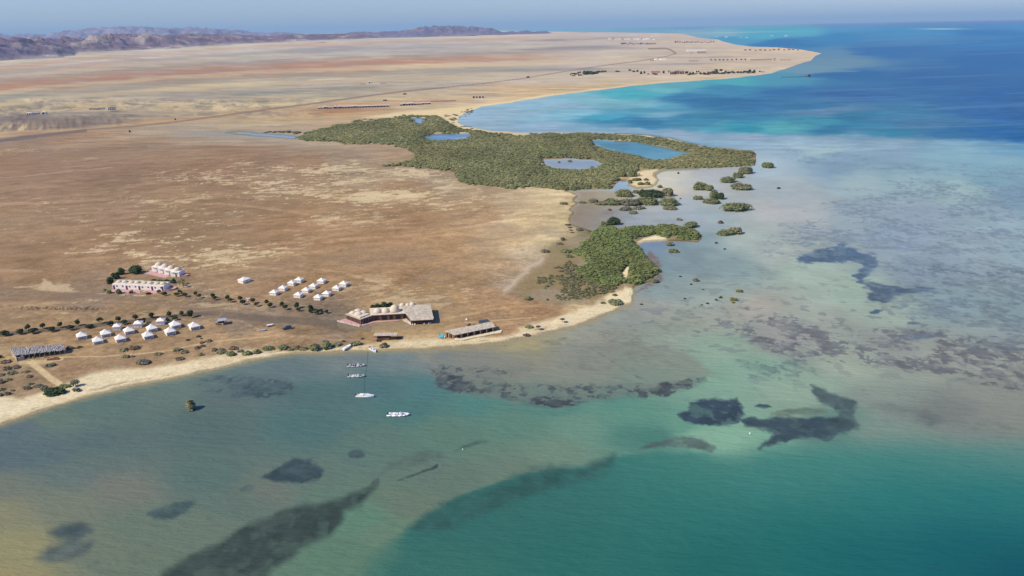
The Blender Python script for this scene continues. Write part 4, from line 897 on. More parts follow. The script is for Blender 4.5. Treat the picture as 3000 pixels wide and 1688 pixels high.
# ---- single mangroves and shrubs -------------------------------------------------
G = 'mangrove clumps standing in the lagoon'
for a in [
 (2228, 2267, 494, 18, GREEN, 'round dark green mangrove mound alone in open water right of the wood\'s tip'),
 (2147, 2178, 523, 17, GREEN, 'dark mangrove bush at the lower end of the chain below the wood\'s right tip'),
 (2160, 2206, 512, 24, OLIVE, 'taller mangrove bush joining the chain to the wood\'s right tip'),
 (2102, 2155, 538, 19, GREEN, 'rounded mangrove mound just below and left of the mangrove chain'),
 (2135, 2203, 560, 22, OLIVE, 'lumpy grey green mangrove clump in the lagoon, right of two paired mounds'),
 (2026, 2075, 560, 25, GREEN, 'peaked mangrove mound at the outer end of the sunken sand tongue'),
 (2066, 2091, 561, 17, GREEN, 'small mangrove bush leaning on the right side of a peaked mound'),
 (2028, 2058, 587, 12, OLIVE, 'small flat mangrove bush on the left of a three lobed clump'),
 (2075, 2106, 583, 23, GREEN, 'tall rear mangrove bush of the three lobed clump in the lagoon'),
 (2094, 2122, 586, 19, DARK, 'dark right hand mangrove bush of the three lobed clump in the lagoon'),
 (2058, 2106, 600, 18, GREEN, 'low front mangrove bush of the three lobed clump in the lagoon'),
 (2106, 2195, 624, 21, GREEN, 'long flat oval mangrove island alone in the middle lagoon'),
 (2102, 2119, 656, 9, BROWN, 'small reddish brown bush in open lagoon water'),
 (1979, 1998, 647, 7, OLIVE, 'tiny mangrove mound behind the thicket in the lagoon channel'),
 (1996, 2049, 671, 19, GREEN, 'mangrove mound just behind the right end of the near thicket'),
 (2100, 2150, 693, 18, GREEN, 'low left part of the mangrove islet right of the near thicket'),
 (2134, 2176, 690, 23, OLIVE, 'taller right part of the mangrove islet right of the near thicket'),
 (1950, 1974, 722, 14, OLIVE, 'small mangrove bush at the mouth of the white sand cove'),
 (1957, 1987, 743, 13, GREEN, 'mangrove bush standing in the blue cove water below the thicket\'s arm'),
 (1908, 1931, 831, 13, GREEN, 'small mangrove bush off the red brown mud edge of the thicket'),
 (2027, 2047, 826, 9, GREY, 'pale green mangrove tuft in open water right of the thicket point'),
 (2156, 2176, 858, 8, YELL, 'yellow green tuft farthest right in the shallow flats'),
 (2139, 2159, 883, 9, YELL, 'larger yellow green tuft of a close pair on the shallow flats'),
 (2144, 2153, 889, 4, YELL, 'smaller front yellow green tuft of a close pair on the shallow flats'),
 (1804, 1850, 580, 25, GREEN, 'big round mangrove bush on the sand bar above the long mangrove bank'),
 (1852, 1872, 568, 11, GREY, 'small grey bush right of the big round one on the sand bar'),
 (1895, 1916, 567, 12, GREEN, 'round mangrove bush on the wet sand above the long bank\'s right half'),
 (1876, 1888, 562, 7, GREY, 'tiny grey bush between two larger ones above the long mangrove bank'),
 (1924, 1941, 552, 9, GREEN, 'solitary dome shaped bush on the pale sand tongue'),
 (1943, 1972, 577, 25, OLIVE, 'tall loose mangrove at the right end above the long mangrove bank'),
 (1883, 1901, 532, 9, OLIVE, 'single bush on the white sand, right of the yellowish one'),
 (1848, 1880, 533, 11, YELL, 'yellowish flat bush on the white sand spit'),
 (1866, 1887, 544, 10, YELL, 'left bush of a touching pair on the white sand spit'),
 (1887, 1907, 544, 11, OLIVE, 'right bush of a touching pair on the white sand spit'),
 (1840, 1852, 538, 11, GREEN, 'small dark bush at the end of the blue side pool'),
 (1868, 1876, 514, 5, OLIVE, 'tiny bush at the top of the white sand spit'),
 (1812, 1840, 520, 17, GREEN, 'left mangrove bush at the root of the white sand spit'),
 (1836, 1868, 521, 25, GREEN, 'tall right mangrove bush at the root of the white sand spit'),
 (1722, 1752, 596, 13, OLIVE, 'leftmost olive bush of the long mangrove bank in the muddy lagoon'),
 (1746, 1778, 603, 10, OLIVE, 'second bush from the left in the long mangrove bank'),
 (1774, 1820, 605, 21, GREEN, 'third bush from the left in the long mangrove bank, grey green'),
 (1814, 1872, 606, 23, GREY, 'broad middle bush of the long mangrove bank'),
 (1866, 1930, 605, 26, GREEN, 'tall bush right of the middle of the long mangrove bank'),
 (1922, 1985, 607, 28, GREEN, 'rightmost large bush of the long mangrove bank'),
 (1868, 1942, 585, 17, DARK, 'dark rear ridge of mangrove behind the right half of the long bank'),
 (1697, 1716, 597, 7, GREEN, 'small bush on the muddy shore left of the long mangrove bank'),
 (1948, 1981, 617, 11, OLIVE, 'low bush in front of the right end of the long mangrove bank'),
 (1779, 1791, 618, 6, BROWN, 'tiny brown bush in front of the long bank\'s left half'),
 (1814, 1847, 620, 11, GREY, 'grey flat bush in front of the middle of the long mangrove bank'),
 (1856, 1886, 616, 9, OLIVE, 'flat olive bush in front of the tall bush of the long mangrove bank'),
 (1842, 1865, 629, 11, OLIVE, 'foremost small bush below the long mangrove bank'),
 (1757, 1784, 664, 14, GREEN, 'small left bush beside a dark mound at the muddy lagoon\'s lower shore'),
 (1776, 1820, 662, 24, DARK, 'high dark mangrove mound at the muddy lagoon\'s lower shore'),
]:
    g = (0.20 if 'long' in a[5] and 1720 < a[0] < 1990 and a[3] > 8 else 0.10) * (a[1] - a[0])
    bush(a[0] - g, a[1] + g, a[2], a[3] * 1.15, *a[4:], cat='mangrove', name='mangrove_bush', group=G, water=True)
bits = [(1989, 1997, 812, 4), (2020, 2028, 835, 4), (2057, 2063, 850, 3), (2105, 2117, 874, 5), (2093, 2103, 881, 4), (2067, 2078, 891, 4), (2052, 2060, 895, 3), (2002, 2010, 877, 4),
        (1874, 1884, 894, 4), (2094, 2103, 714, 5), (2274, 2287, 554, 6), (1983, 1990, 510, 6), (1990, 1996, 584, 4), (2120, 2128, 732, 4)]
for a in [(1660, 1676, 476, 8, OLIVE, 'round mangrove tuft in the middle of the grey blue second pool'), (1633, 1642, 478, 6, GREEN, 'tiny mangrove tuft left of the round one in the second pool'), (1729, 1742, 497, 11, GREEN, 'upright mangrove bush at the lower right edge of the second pool'), (1755, 1786, 496, 13, OLIVE, 'broad mangrove bush closing the right end of the second pool')]:
    bush(*a, cat='mangrove', name='mangrove_bush', group=G, water=True)
bits.sort(key=lambda b: b[0])
for i, b in enumerate(bits):
    bush(*b, DARK, 'tiny dark mangrove seedling tuft in the lagoon, %s of its kind' % nth(i, len(bits)), 'mangrove seedling', 'mangrove_seedling', 'mangrove seedlings dotted over the lagoon', water=True, k=2)
bush(544, 580, 1206, 37, OLIVE, 'lone bushy mangrove tree standing in the water of the near bay', 'mangrove', 'mangrove_bush', depth=0.9, water=True, seed=5, detail=1.4)

def shrub_row(items, what, group, cat='shrub', name='shrub'):
    items = sorted(items, key=lambda b: b[0] + b[1])
    cn = {GREEN: 'green', OLIVE: 'olive', DARK: 'dark green', BROWN: 'brown', GREY: 'grey green', YELL: 'yellowish'}
    for i, b in enumerate(items):
        w = b[1] - b[0]
        sz = 'tiny' if w < 13 else 'small' if w < 24 else 'broad' if w > 42 else 'low'
        bush(*b, '%s %s shrub, %s of the %s' % (sz, cn[b[4]], nth(i, len(items)), what), cat, name, group)
shrub_row([(618, 640, 1031, 12, BROWN), (638, 660, 1030, 10, OLIVE), (630, 669, 1040, 12, OLIVE), (656, 693, 1046, 17, GREEN), (667, 700, 1028, 13, BROWN), (695, 717, 1034, 9, OLIVE), (709, 743, 1044, 17, GREEN),
  (739, 766, 1039, 17, GREEN), (765, 808, 1030, 17, GREEN), (810, 855, 1028, 18, GREEN), (843, 861, 1029, 9, OLIVE), (861, 883, 1025, 13, BROWN), (878, 902, 1028, 11, OLIVE), (905, 945, 1031, 26, GREEN),
  (940, 978, 1027, 25, GREEN), (968, 1010, 1018, 14, OLIVE), (1025, 1061, 1016, 17, GREEN), (1110, 1141, 1021, 17, OLIVE)], 'hedge topping the bay beach', 'shrubs along the top of the bay beach')
shrub_row([(943, 965, 1007, 9, OLIVE), (1000, 1011, 1004, 8, BROWN), (1056, 1066, 995, 6, BROWN)], 'three just behind the beach hedge', 'dry shrubs behind the beach hedge')
shrub_row([(193, 217, 1025, 12, BROWN), (219, 242, 1022, 8, OLIVE), (349, 381, 1031, 12, OLIVE), (378, 418, 1027, 12, BROWN), (355, 383, 1050, 11, OLIVE), (381, 396, 1048, 6, BROWN), (450, 478, 1042, 8, OLIVE),
  (395, 447, 1071, 20, GREY), (505, 536, 1030, 11, OLIVE), (528, 553, 1037, 11, OLIVE), (512, 544, 1057, 11, BROWN), (579, 597, 1043, 8, OLIVE), (575, 588, 989, 6, DARK), (586, 594, 994, 4, BROWN), (585, 599, 1007, 6, BROWN),
  (598, 623, 1004, 9, OLIVE), (588, 601, 1017, 7, BROWN), (568, 590, 1024, 9, BROWN), (545, 556, 998, 5, BROWN), (133, 166, 1077, 9, GREY)], 'those between tents and beach', 'dry shrubs between the tents and the beach')
shrub_row([(4, 35, 1066, 12, BROWN), (-12, 8, 1051, 12, DARK), (7, 37, 1085, 12, BROWN), (36, 61, 1081, 11, BROWN), (64, 87, 1094, 9, OLIVE), (75, 100, 1108, 9, BROWN), (17, 54, 1099, 9, OLIVE), (-10, 14, 1103, 8, OLIVE), (19, 35, 1116, 8, OLIVE),
  (-15, 23, 1126, 10, BROWN), (79, 98, 1129, 7, OLIVE), (64, 94, 1144, 13, BROWN), (-12, 16, 1147, 7, OLIVE), (12, 35, 1158, 10, BROWN), (-14, 13, 1162, 9, OLIVE), (33, 45, 1146, 4, BROWN), (96, 128, 1138, 8, GREY)],
  'those below the thatched shelter', 'brown shrubs below the thatched shelter')
for a in [
 (124, 200, 1163, 29, DARK, 'big dark green bush spreading on the near left beach'),
 (168, 208, 1141, 15, GREEN, 'low green bush behind the big dark one on the near left beach'),
 (120, 148, 1148, 22, GREY, 'pale grey bush at the left of the big dark beach bush'),
 (214, 239, 1150, 15, GREY, 'small grey green bush at the foot of the beach tree'),
 (1532, 1563, 881, 14, OLIVE, 'rounded shrub alone on the brown flat left of the far beach point'),
 (1601, 1608, 881, 7, BROWN, 'tiny dark shrub on the saltmarsh flat right of the rounded lone shrub'),
 (1790, 1809, 868, 8, OLIVE, 'small shrub on white sand under the thicket point'),
 (1774, 1830, 897, 18, GREEN, 'long slanting green shrub on the sand of the beach point'),
 (1760, 1774, 891, 7, OLIVE, 'tiny shrub left of the long slanting shrub on the beach point'),
 (1635, 1681, 743, 15, GREEN, 'green shrub detached on the thicket\'s left side, the upper of two'),
 (1656, 1682, 757, 12, GREEN, 'green shrub detached on the thicket\'s left side, the lower of two'),
 (1654, 1681, 816, 12, OLIVE, 'left one of two round shrubs at the lower edge of the thicket'),
 (1686, 1706, 817, 12, GREEN, 'right one of two round shrubs at the lower edge of the thicket'),
 (1537, 1563, 964, 12, GREEN, 'green shrub on the pale beach beside a small palm sunshade'),
 (1636, 1666, 601, 6, OLIVE, 'flat olive shrub alone on the pale sand left of the muddy lagoon'),
 (1654, 1674, 662, 5, BROWN, 'topmost flat brown shrub on the sandy rim of the muddy lagoon'),
 (1661, 1678, 669, 4, BROWN, 'second flat brown shrub down on the sandy rim of the muddy lagoon'),
 (1666, 1680, 677, 4, BROWN, 'third flat brown shrub down on the sandy rim of the muddy lagoon'),
 (1670, 1682, 684, 4, BROWN, 'lowest flat brown shrub on the sandy rim of the muddy lagoon'),
 (1683, 1714, 678, 10, GREY, 'broad grey brown shrub patch right of the rim\'s small brown shrubs'),
 (1640, 1656, 706, 12, GREY, 'grey shrub on the stepped sand edge left of the thicket'),
 (1628, 1652, 718, 6, GREY, 'low grey shrub strip below the stepped sand edge'),
 (1582, 1612, 742, 12, GREY, 'grey dry shrub patch at the lower end of the stepped sand edge'),
 (1530, 1554, 987, 7, BROWN, 'flat dark weed covered shrub at the waterline of the right beach'),
]:
    bush(*a)

# beach tree: loose round crown on a leaning pale trunk
def tree(px, py, wpx, hpx_, col, label, group=None, seed=1, trunk=0.3, cat='tree', name='tree', detail=1.0):
    p = spot(px, py); m_ = mpp(px, py); w = wpx * m_
    e = math.atan2(H, math.hypot(p.x, p.y)); h = max(1.2, (hpx_ * m_ - 0.3 * w * math.sin(e)) / math.cos(e))
    rng = np.random.default_rng(seed)
    root = empty(name, p); tag(root, label, cat, group)
    tb = MB(); tb.tube((0, 0, 0), (0.05 * w, 0, h * trunk * 1.3), 0.07 * h ** 0.5, 0.05 * h ** 0.5)
    for k in range(3):
        a = rng.uniform(0, 6.28); tb.tube((0.05 * w, 0, h * trunk), (math.cos(a) * w * 0.22, math.sin(a) * w * 0.22, h * 0.62), 0.04, 0.02, 5)
    tb.build('trunk', BARK, root)
    lumps = [(0, 0, h * 0.62, w * 0.34, w * 0.34, h * 0.36)]
    for k in range(4):
        a = rng.uniform(0, 6.28); r = rng.uniform(0.15, 0.32) * w
        lumps.append((math.cos(a) * r, math.sin(a) * r, h * rng.uniform(0.42, 0.78), w * 0.24, w * 0.24, h * 0.2))
    size = max(0.13, 0.11 * w); n = int(np.clip(detail * 2.6 * (w * w + w * h) / (4 * size * size), 60, 420))
    v, f = leaf_cloud(lumps, n, size, rng, low=-0.8)
    link('crown', np_mesh('crown', v, f, tinted(n, col, rng)), root, mats=[LEAF])
    return root
tree(222, 1133, 28, 24, OLIVE, 'round topped loose tree on a bare trunk at the edge of the near beach', seed=3, trunk=0.35)

def tree_row(items, what, group, col=DARK):
    items = sorted(items, key=lambda t: t[0])
    for i, t in enumerate(items):
        tree(t[0], t[1], t[2] * 1.35, t[3] * 1.28, col, 'small dark tree, %s of the %s' % (nth(i, len(items)), what), group, seed=int(t[0] * 7 + t[1]))
RT = (0.072, 0.092, 0.042)
tree_row([(84, 966, 13, 14), (127, 963, 15, 14), (177, 960, 13, 14), (229, 953, 12, 14), (295, 947, 15, 15), (347, 943, 13, 14), (397, 938, 14, 14), (443, 932, 14, 14), (497, 928, 14, 14), (533, 926, 12, 13), (561, 930, 15, 19)],
         'those beyond the straight road', 'trees on the far side of the straight road', RT)
tree_row([(15, 984, 20, 14), (58, 980, 18, 14), (97, 977, 18, 14), (153, 972, 17, 13), (207, 967, 17, 14), (262, 962, 18, 11), (322, 956, 15, 14), (364, 951, 15, 12), (423, 947, 13, 13), (466, 941, 14, 10), (489, 940, 12, 8), (514, 938, 13, 11)],
         'those this side of the straight road', 'trees on the near side of the straight road', RT)
tree_row([(482, 866, 11, 10), (526, 860, 10, 10), (543, 870, 12, 11), (574, 866, 11, 10), (624, 873, 12, 12), (667, 878, 11, 12), (704, 882, 12, 13), (743, 888, 11, 12), (782, 892, 12, 12), (827, 896, 12, 11), (871, 903, 13, 15), (910, 910, 14, 14), (941, 916, 11, 10)],
         'back line from lodge to restaurant', 'back trees between lodge and restaurant', RT)
tree_row([(467, 860, 10, 10), (518, 868, 12, 11), (585, 874, 10, 11), (629, 880, 11, 11), (674, 885, 12, 11), (711, 892, 13, 12), (751, 897, 12, 10), (791, 901, 12, 12), (836, 907, 12, 12), (875, 912, 11, 10), (909, 918, 12, 11), (931, 922, 13, 13), (958, 919, 9, 11)],
         'front line from lodge to restaurant', 'front trees between lodge and restaurant', RT)
for a in [
 (376, 428, 805, 31, DARK, 'largest dark green tree mass beside the back domed lodge', 'tree', 'tree_clump'),
 (311, 336, 833, 24, DARK, 'lowest tree of the dark row left of the front domed lodge', 'tree', 'tree_clump'),
 (328, 354, 820, 24, DARK, 'middle tree of the dark row left of the front domed lodge', 'tree', 'tree_clump'),
 (346, 372, 806, 22, DARK, 'topmost tree of the dark row left of the front domed lodge', 'tree', 'tree_clump'),
 (443, 461, 828, 11, DARK, 'leftmost hedge bush behind the front domed lodge', 'hedge', 'hedge_bush'),
 (457, 482, 830, 12, GREEN, 'second hedge bush behind the front domed lodge', 'hedge', 'hedge_bush'),
 (478, 501, 832, 14, DARK, 'third hedge bush behind the front domed lodge', 'hedge', 'hedge_bush'),
 (499, 519, 831, 14, DARK, 'rightmost hedge bush behind the front domed lodge', 'hedge', 'hedge_bush'),
 (312, 328, 861, 12, GREEN, 'green bush at the left end of the lodge forecourt', 'shrub', 'shrub'),
 (302, 312, 854, 8, OLIVE, 'tiny bush outside the lodge forecourt corner', 'shrub', 'shrub'),
 (338, 358, 863, 17, GREEN, 'pointed green bush before the lodge\'s second doorway', 'shrub', 'shrub'),
 (378, 393, 861, 11, BROWN, 'pale half bare bush in front of the lodge', 'shrub', 'shrub'),
 (428, 444, 864, 8, (0.16, 0.02, 0.045), 'magenta flowering bush in front of the lodge', 'flowering bush', 'flowering_bush'),
 (1082, 1102, 912, 20, DARK, 'leftmost dark tree behind the domed restaurant', 'tree', 'tree_clump'),
 (1095, 1118, 910, 22, DARK, 'second dark tree behind the domed restaurant', 'tree', 'tree_clump'),
 (1112, 1138, 908, 24, DARK, 'third dark tree behind the domed restaurant', 'tree', 'tree_clump'),
 (1132, 1156, 906, 23, DARK, 'rightmost dark tree behind the domed restaurant, next to the big dome', 'tree', 'tree_clump'),
]:
    o = bush(*a[:6], cat=a[6], name=a[7])
# two palms at the right end of the lodge hedge
def palm(px, py, hp, label, seed):
    p = spot(px, py); h = hpx(px, py, hp); root = empty('palm_tree', p); tag(root, label, 'palm tree', 'palms beside the domed lodge')
    rng = np.random.default_rng(seed)
    MB().tube((0, 0, 0), (0.15, 0, h * 0.7), 0.16, 0.11, 7).build('trunk', BARK, root)
    V = []; Fc = []; n = 0
    for k in range(16):
        a = 2 * math.pi * k / 16 + rng.uniform(-.2, .2); el = rng.uniform(-0.1, 1.0); L = h * 0.5
        pts = []
        for t in np.linspace(0, 1, 5):
            r = L * t * math.cos(el * (1 - 0.3 * t)); z = h * 0.7 + L * (t * math.sin(el) - 0.75 * t * t)
            pts.append((0.15 + math.cos(a) * r, math.sin(a) * r, z, 0.22 * math.sin(math.pi * min(0.95, t * 0.8 + 0.15))))
        ux, uy = -math.sin(a), math.cos(a)
        for (x, y, z, w_) in pts: V += [(x + ux * w_, y + uy * w_, z - w_ * 0.4), (x - ux * w_, y - uy * w_, z - w_ * 0.4)]
        for j in range(4): Fc.append((n + 2 * j, n + 2 * j + 1, n + 2 * j + 3, n + 2 * j + 2))
        n += 10
    cols = np.tile(np.asarray(GREEN) * 0.7, (len(V), 1))
    link('crown', np_mesh('crown', np.array(V), np.array(Fc), cols), root, mats=[LEAF])
palm(527, 838, 20, 'taller palm at the right end of the lodge hedge', 1)
palm(537, 842, 20, 'nearer palm at the right end of the lodge hedge', 2)
palm(535, 832, 18, 'rear palm at the right end of the lodge hedge', 3)
# ------------------------------------------------------------------ materials of the built things
M = dict(
 canvas=mat('canvas', (0.86, 0.80, 0.70), 0.9, 0.1, 0.04, 1.5), canvas_grey=mat('canvas_grey', (0.28, 0.30, 0.31), 0.9, 0.1, 0.1, 2.0), dark=mat('dark_opening', (0.035, 0.032, 0.035), 0.9, 0.05),
 plaster=mat('white_plaster', (0.87, 0.80, 0.69), 0.9, 0.1, 0.05, 0.8), cream=mat('cream_render', (0.66, 0.56, 0.42), 0.9, 0.1, 0.06, 0.8), indigo=mat('indigo_paint', (0.09, 0.06, 0.13), 0.9, 0.1),
 pink=mat('pink_paving', (0.56, 0.33, 0.32), 0.9, 0.1, 0.12, 1.2), pinkwall=mat('pink_wall', (0.50, 0.27, 0.26), 0.9, 0.1, 0.1, 1.0), stone=mat('pale_stone', (0.60, 0.50, 0.40), 0.9, 0.1, 0.2, 0.9),
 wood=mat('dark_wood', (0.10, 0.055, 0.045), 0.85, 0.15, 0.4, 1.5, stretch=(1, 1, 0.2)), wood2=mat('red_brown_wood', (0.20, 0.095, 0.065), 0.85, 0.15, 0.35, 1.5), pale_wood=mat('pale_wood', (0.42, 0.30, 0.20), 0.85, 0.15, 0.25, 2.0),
 thatch=mat('grey_thatch', (0.50, 0.43, 0.33), 0.95, 0.05, 0.22, 0.9), reed=mat('grey_reed', (0.31, 0.29, 0.28), 0.95, 0.05, 0.45, 2.4, stretch=(2.5, 0.35, 0.35)), straw=mat('straw', (0.45, 0.36, 0.26), 0.95, 0.05, 0.3, 2.0),
 gel=mat('white_gelcoat', (0.80, 0.80, 0.80), 0.35, 0.4), rubber=mat('grey_inflatable', (0.40, 0.41, 0.40), 0.55, 0.3), rubber_dk=mat('dark_inflatable', (0.16, 0.17, 0.17), 0.6, 0.3), black=mat('black_plastic', (0.025, 0.027, 0.03), 0.45, 0.4),
 deck=mat('boat_deck', (0.60, 0.60, 0.57), 0.8, 0.2), teal=mat('turquoise_cloth', (0.08, 0.42, 0.50), 0.8, 0.2, 0.2, 2.0), panel=mat('solar_glass', (0.06, 0.075, 0.085), 0.25, 0.4), metal=mat('grey_metal', (0.36, 0.40, 0.44), 0.5, 0.3, 0.1, 1.0),
 sandwall=mat('cream_wall', (0.72, 0.62, 0.40), 0.95, 0.05, 0.1, 1.0), carp=mat('car_paint', (0.06, 0.10, 0.11), 0.3, 0.5), glass=mat('car_glass', (0.02, 0.025, 0.03), 0.1, 0.5), rope=mat('rope', (0.14, 0.16, 0.16), 0.9, 0.1),
 salmon=mat('salmon_render', (0.55, 0.36, 0.29), 0.9, 0.1, 0.08, 0.2), adobe=mat('adobe', (0.45, 0.34, 0.28), 0.95, 0.05, 0.12, 0.2), cabinwall=mat('cabin_wall', (0.55, 0.44, 0.40), 0.95, 0.05, 0.1, 0.3), cabinroof=mat('cabin_roof', (0.62, 0.52, 0.47), 0.95, 0.05, 0.1, 0.3),
 rock=mat('rock', (0.22, 0.17, 0.14), 0.95, 0.05, 0.3, 0.8))

# ------------------------------------------------------------------ white canvas tents
def make_tent(W, D, wall_h, top, front_panels, side_windows):
    """foot at the origin, front towards -Y"""
    root = empty('canvas_tent')
    w = MB(); P = [(-W / 2, -D / 2), (W / 2, -D / 2), (W / 2, D / 2), (-W / 2, D / 2)]; w.prism(P, 0, wall_h); w.build('wall', M['canvas'], root)
    e = 0.22; r = MB()                                   # swept roof: eaves, a break, the peak
    E = [(-W / 2 - e, -D / 2 - e), (W / 2 + e, -D / 2 - e), (W / 2 + e, D / 2 + e), (-W / 2 - e, D / 2 + e)]
    k = 0.42; B = [(x * k, y * k) for x, y in E]
    vs = [(x, y, wall_h - 0.22) for x, y in E] + [(x, y, wall_h + 0.02) for x, y in E] + [(x, y, wall_h + (top - wall_h) * 0.50) for x, y in B] + [(0, 0, top)]
    fs = []
    for i in range(4):
        j = (i + 1) % 4
        fs += [(i, j, 4 + j, 4 + i), (4 + i, 4 + j, 8 + j, 8 + i), (8 + i, 8 + j, 12)]
    fs.append((3, 2, 1, 0)); r.add(vs, fs); r.build('roof', M['canvas'], root)
    MB().box(0, -D / 2 - 0.03, 0.02, wall_h * 0.86, 0.9, 0.06).build('doorway', M['canvas_grey' if front_panels else 'canvas'], root)
    if front_panels:
        for x in (-W * 0.36, -W * 0.21, W * 0.21, W * 0.36):
            MB().box(x, -D / 2 - 0.025, wall_h * 0.12, wall_h * 0.82, 0.34, 0.05).build('window', M['canvas_grey'], root)
        MB().box(-0.1, -D / 2 - 0.75, 0, 0.16, 1.3, 0.9).build('doorstep', M['pale_wood'], root)
    if side_windows:
        MB().box(W / 2 + 0.025, 0, wall_h * 0.45, wall_h * 0.8, 0.05, 0.7).build('window', M['canvas_grey'], root)
    return root
def set_out(proto, items, group, cat='tent'):
    for i, (px, py, rz, sc, label) in enumerate(items):
        o = proto if i == 0 else copy_tree(proto)
        o.location = spot(px, py); o.rotation_euler = (0, 0, R(rz)); o.scale = (sc, sc, sc)
        tag(o, label, cat, group)
set_out(make_tent(3.5, 3.8, 1.5, 3.15, True, False), [
  (241, 991, 34, 1.0, 'leftmost white tent of the near camp by the thatched shelter'),
  (288, 1005, 34, 1.0, 'foremost white tent of the near camp, second from the left'),
  (311, 984, 34, 1.0, 'white tent behind the two leftmost ones of the near camp'),
  (354, 999, 36, 1.0, 'white tent in the near camp\'s front row, third from the left'),
  (379, 976, 36, 1.0, 'white tent in the middle of the near camp, below a small square one'),
  (434, 990, 38, 1.0, 'white tent of the front row overlapping the one behind it'),
  (446, 969, 38, 1.0, 'white tent partly hidden by a front row tent, mid camp'),
  (499, 978, 38, 1.0, 'white tent of the front row\'s right end, right of the overlapping pair'),
  (514, 959, 38, 1.05, 'white tent behind the right end of the front row, near the road'),
  (570, 963, 36, 1.05, 'rightmost white tent of the near camp, standing apart'),
 ], 'white tents of the near camp')
set_out(make_tent(2.9, 2.9, 1.8, 2.95, False, False), [
  (345, 965, 12, 1.0, 'leftmost small square white tent, back row of the near camp'),
  (407, 957, 12, 1.05, 'middle small square white tent, back row of the near camp'),
  (473, 949, 12, 1.05, 'rightmost small square white tent, beside the road trees'),
 ], 'small square tents of the near camp')
set_out(make_tent(3.3, 3.0, 1.45, 2.7, False, True), [
  (804, 863, -14, 1.0, 'nearest white tent of the far camp\'s left row'),
  (830, 850, -14, 1.0, 'second nearest white tent of the far camp\'s left row'),
  (856, 835, -14, 1.0, 'third nearest white tent of the far camp\'s left row'),
  (877, 826, -14, 1.05, 'rearmost white tent of the far camp\'s left row'),
  (875, 870, -14, 1.0, 'nearest white tent of the far camp\'s middle row'),
  (898, 856, -14, 1.0, 'second nearest white tent of the far camp\'s middle row'),
  (919, 844, -14, 1.0, 'third nearest white tent of the far camp\'s middle row'),
  (943, 829, -14, 1.05, 'rearmost white tent of the far camp\'s middle row'),
  (933, 877, -14, 1.0, 'nearest white tent of the far camp\'s right row'),
  (958, 866, -14, 1.0, 'second nearest white tent of the far camp\'s right row'),
  (987, 850, -14, 1.0, 'third nearest white tent of the far camp\'s right row'),
  (1008, 838, -14, 1.05, 'rearmost white tent of the far camp\'s right row'),
 ], 'white tents of the far camp')
set_out(make_tent(3.6, 4.6, 1.5, 2.6, False, True), [(716, 826, -30, 1.05, 'larger white tent standing alone left of the far camp')], None)

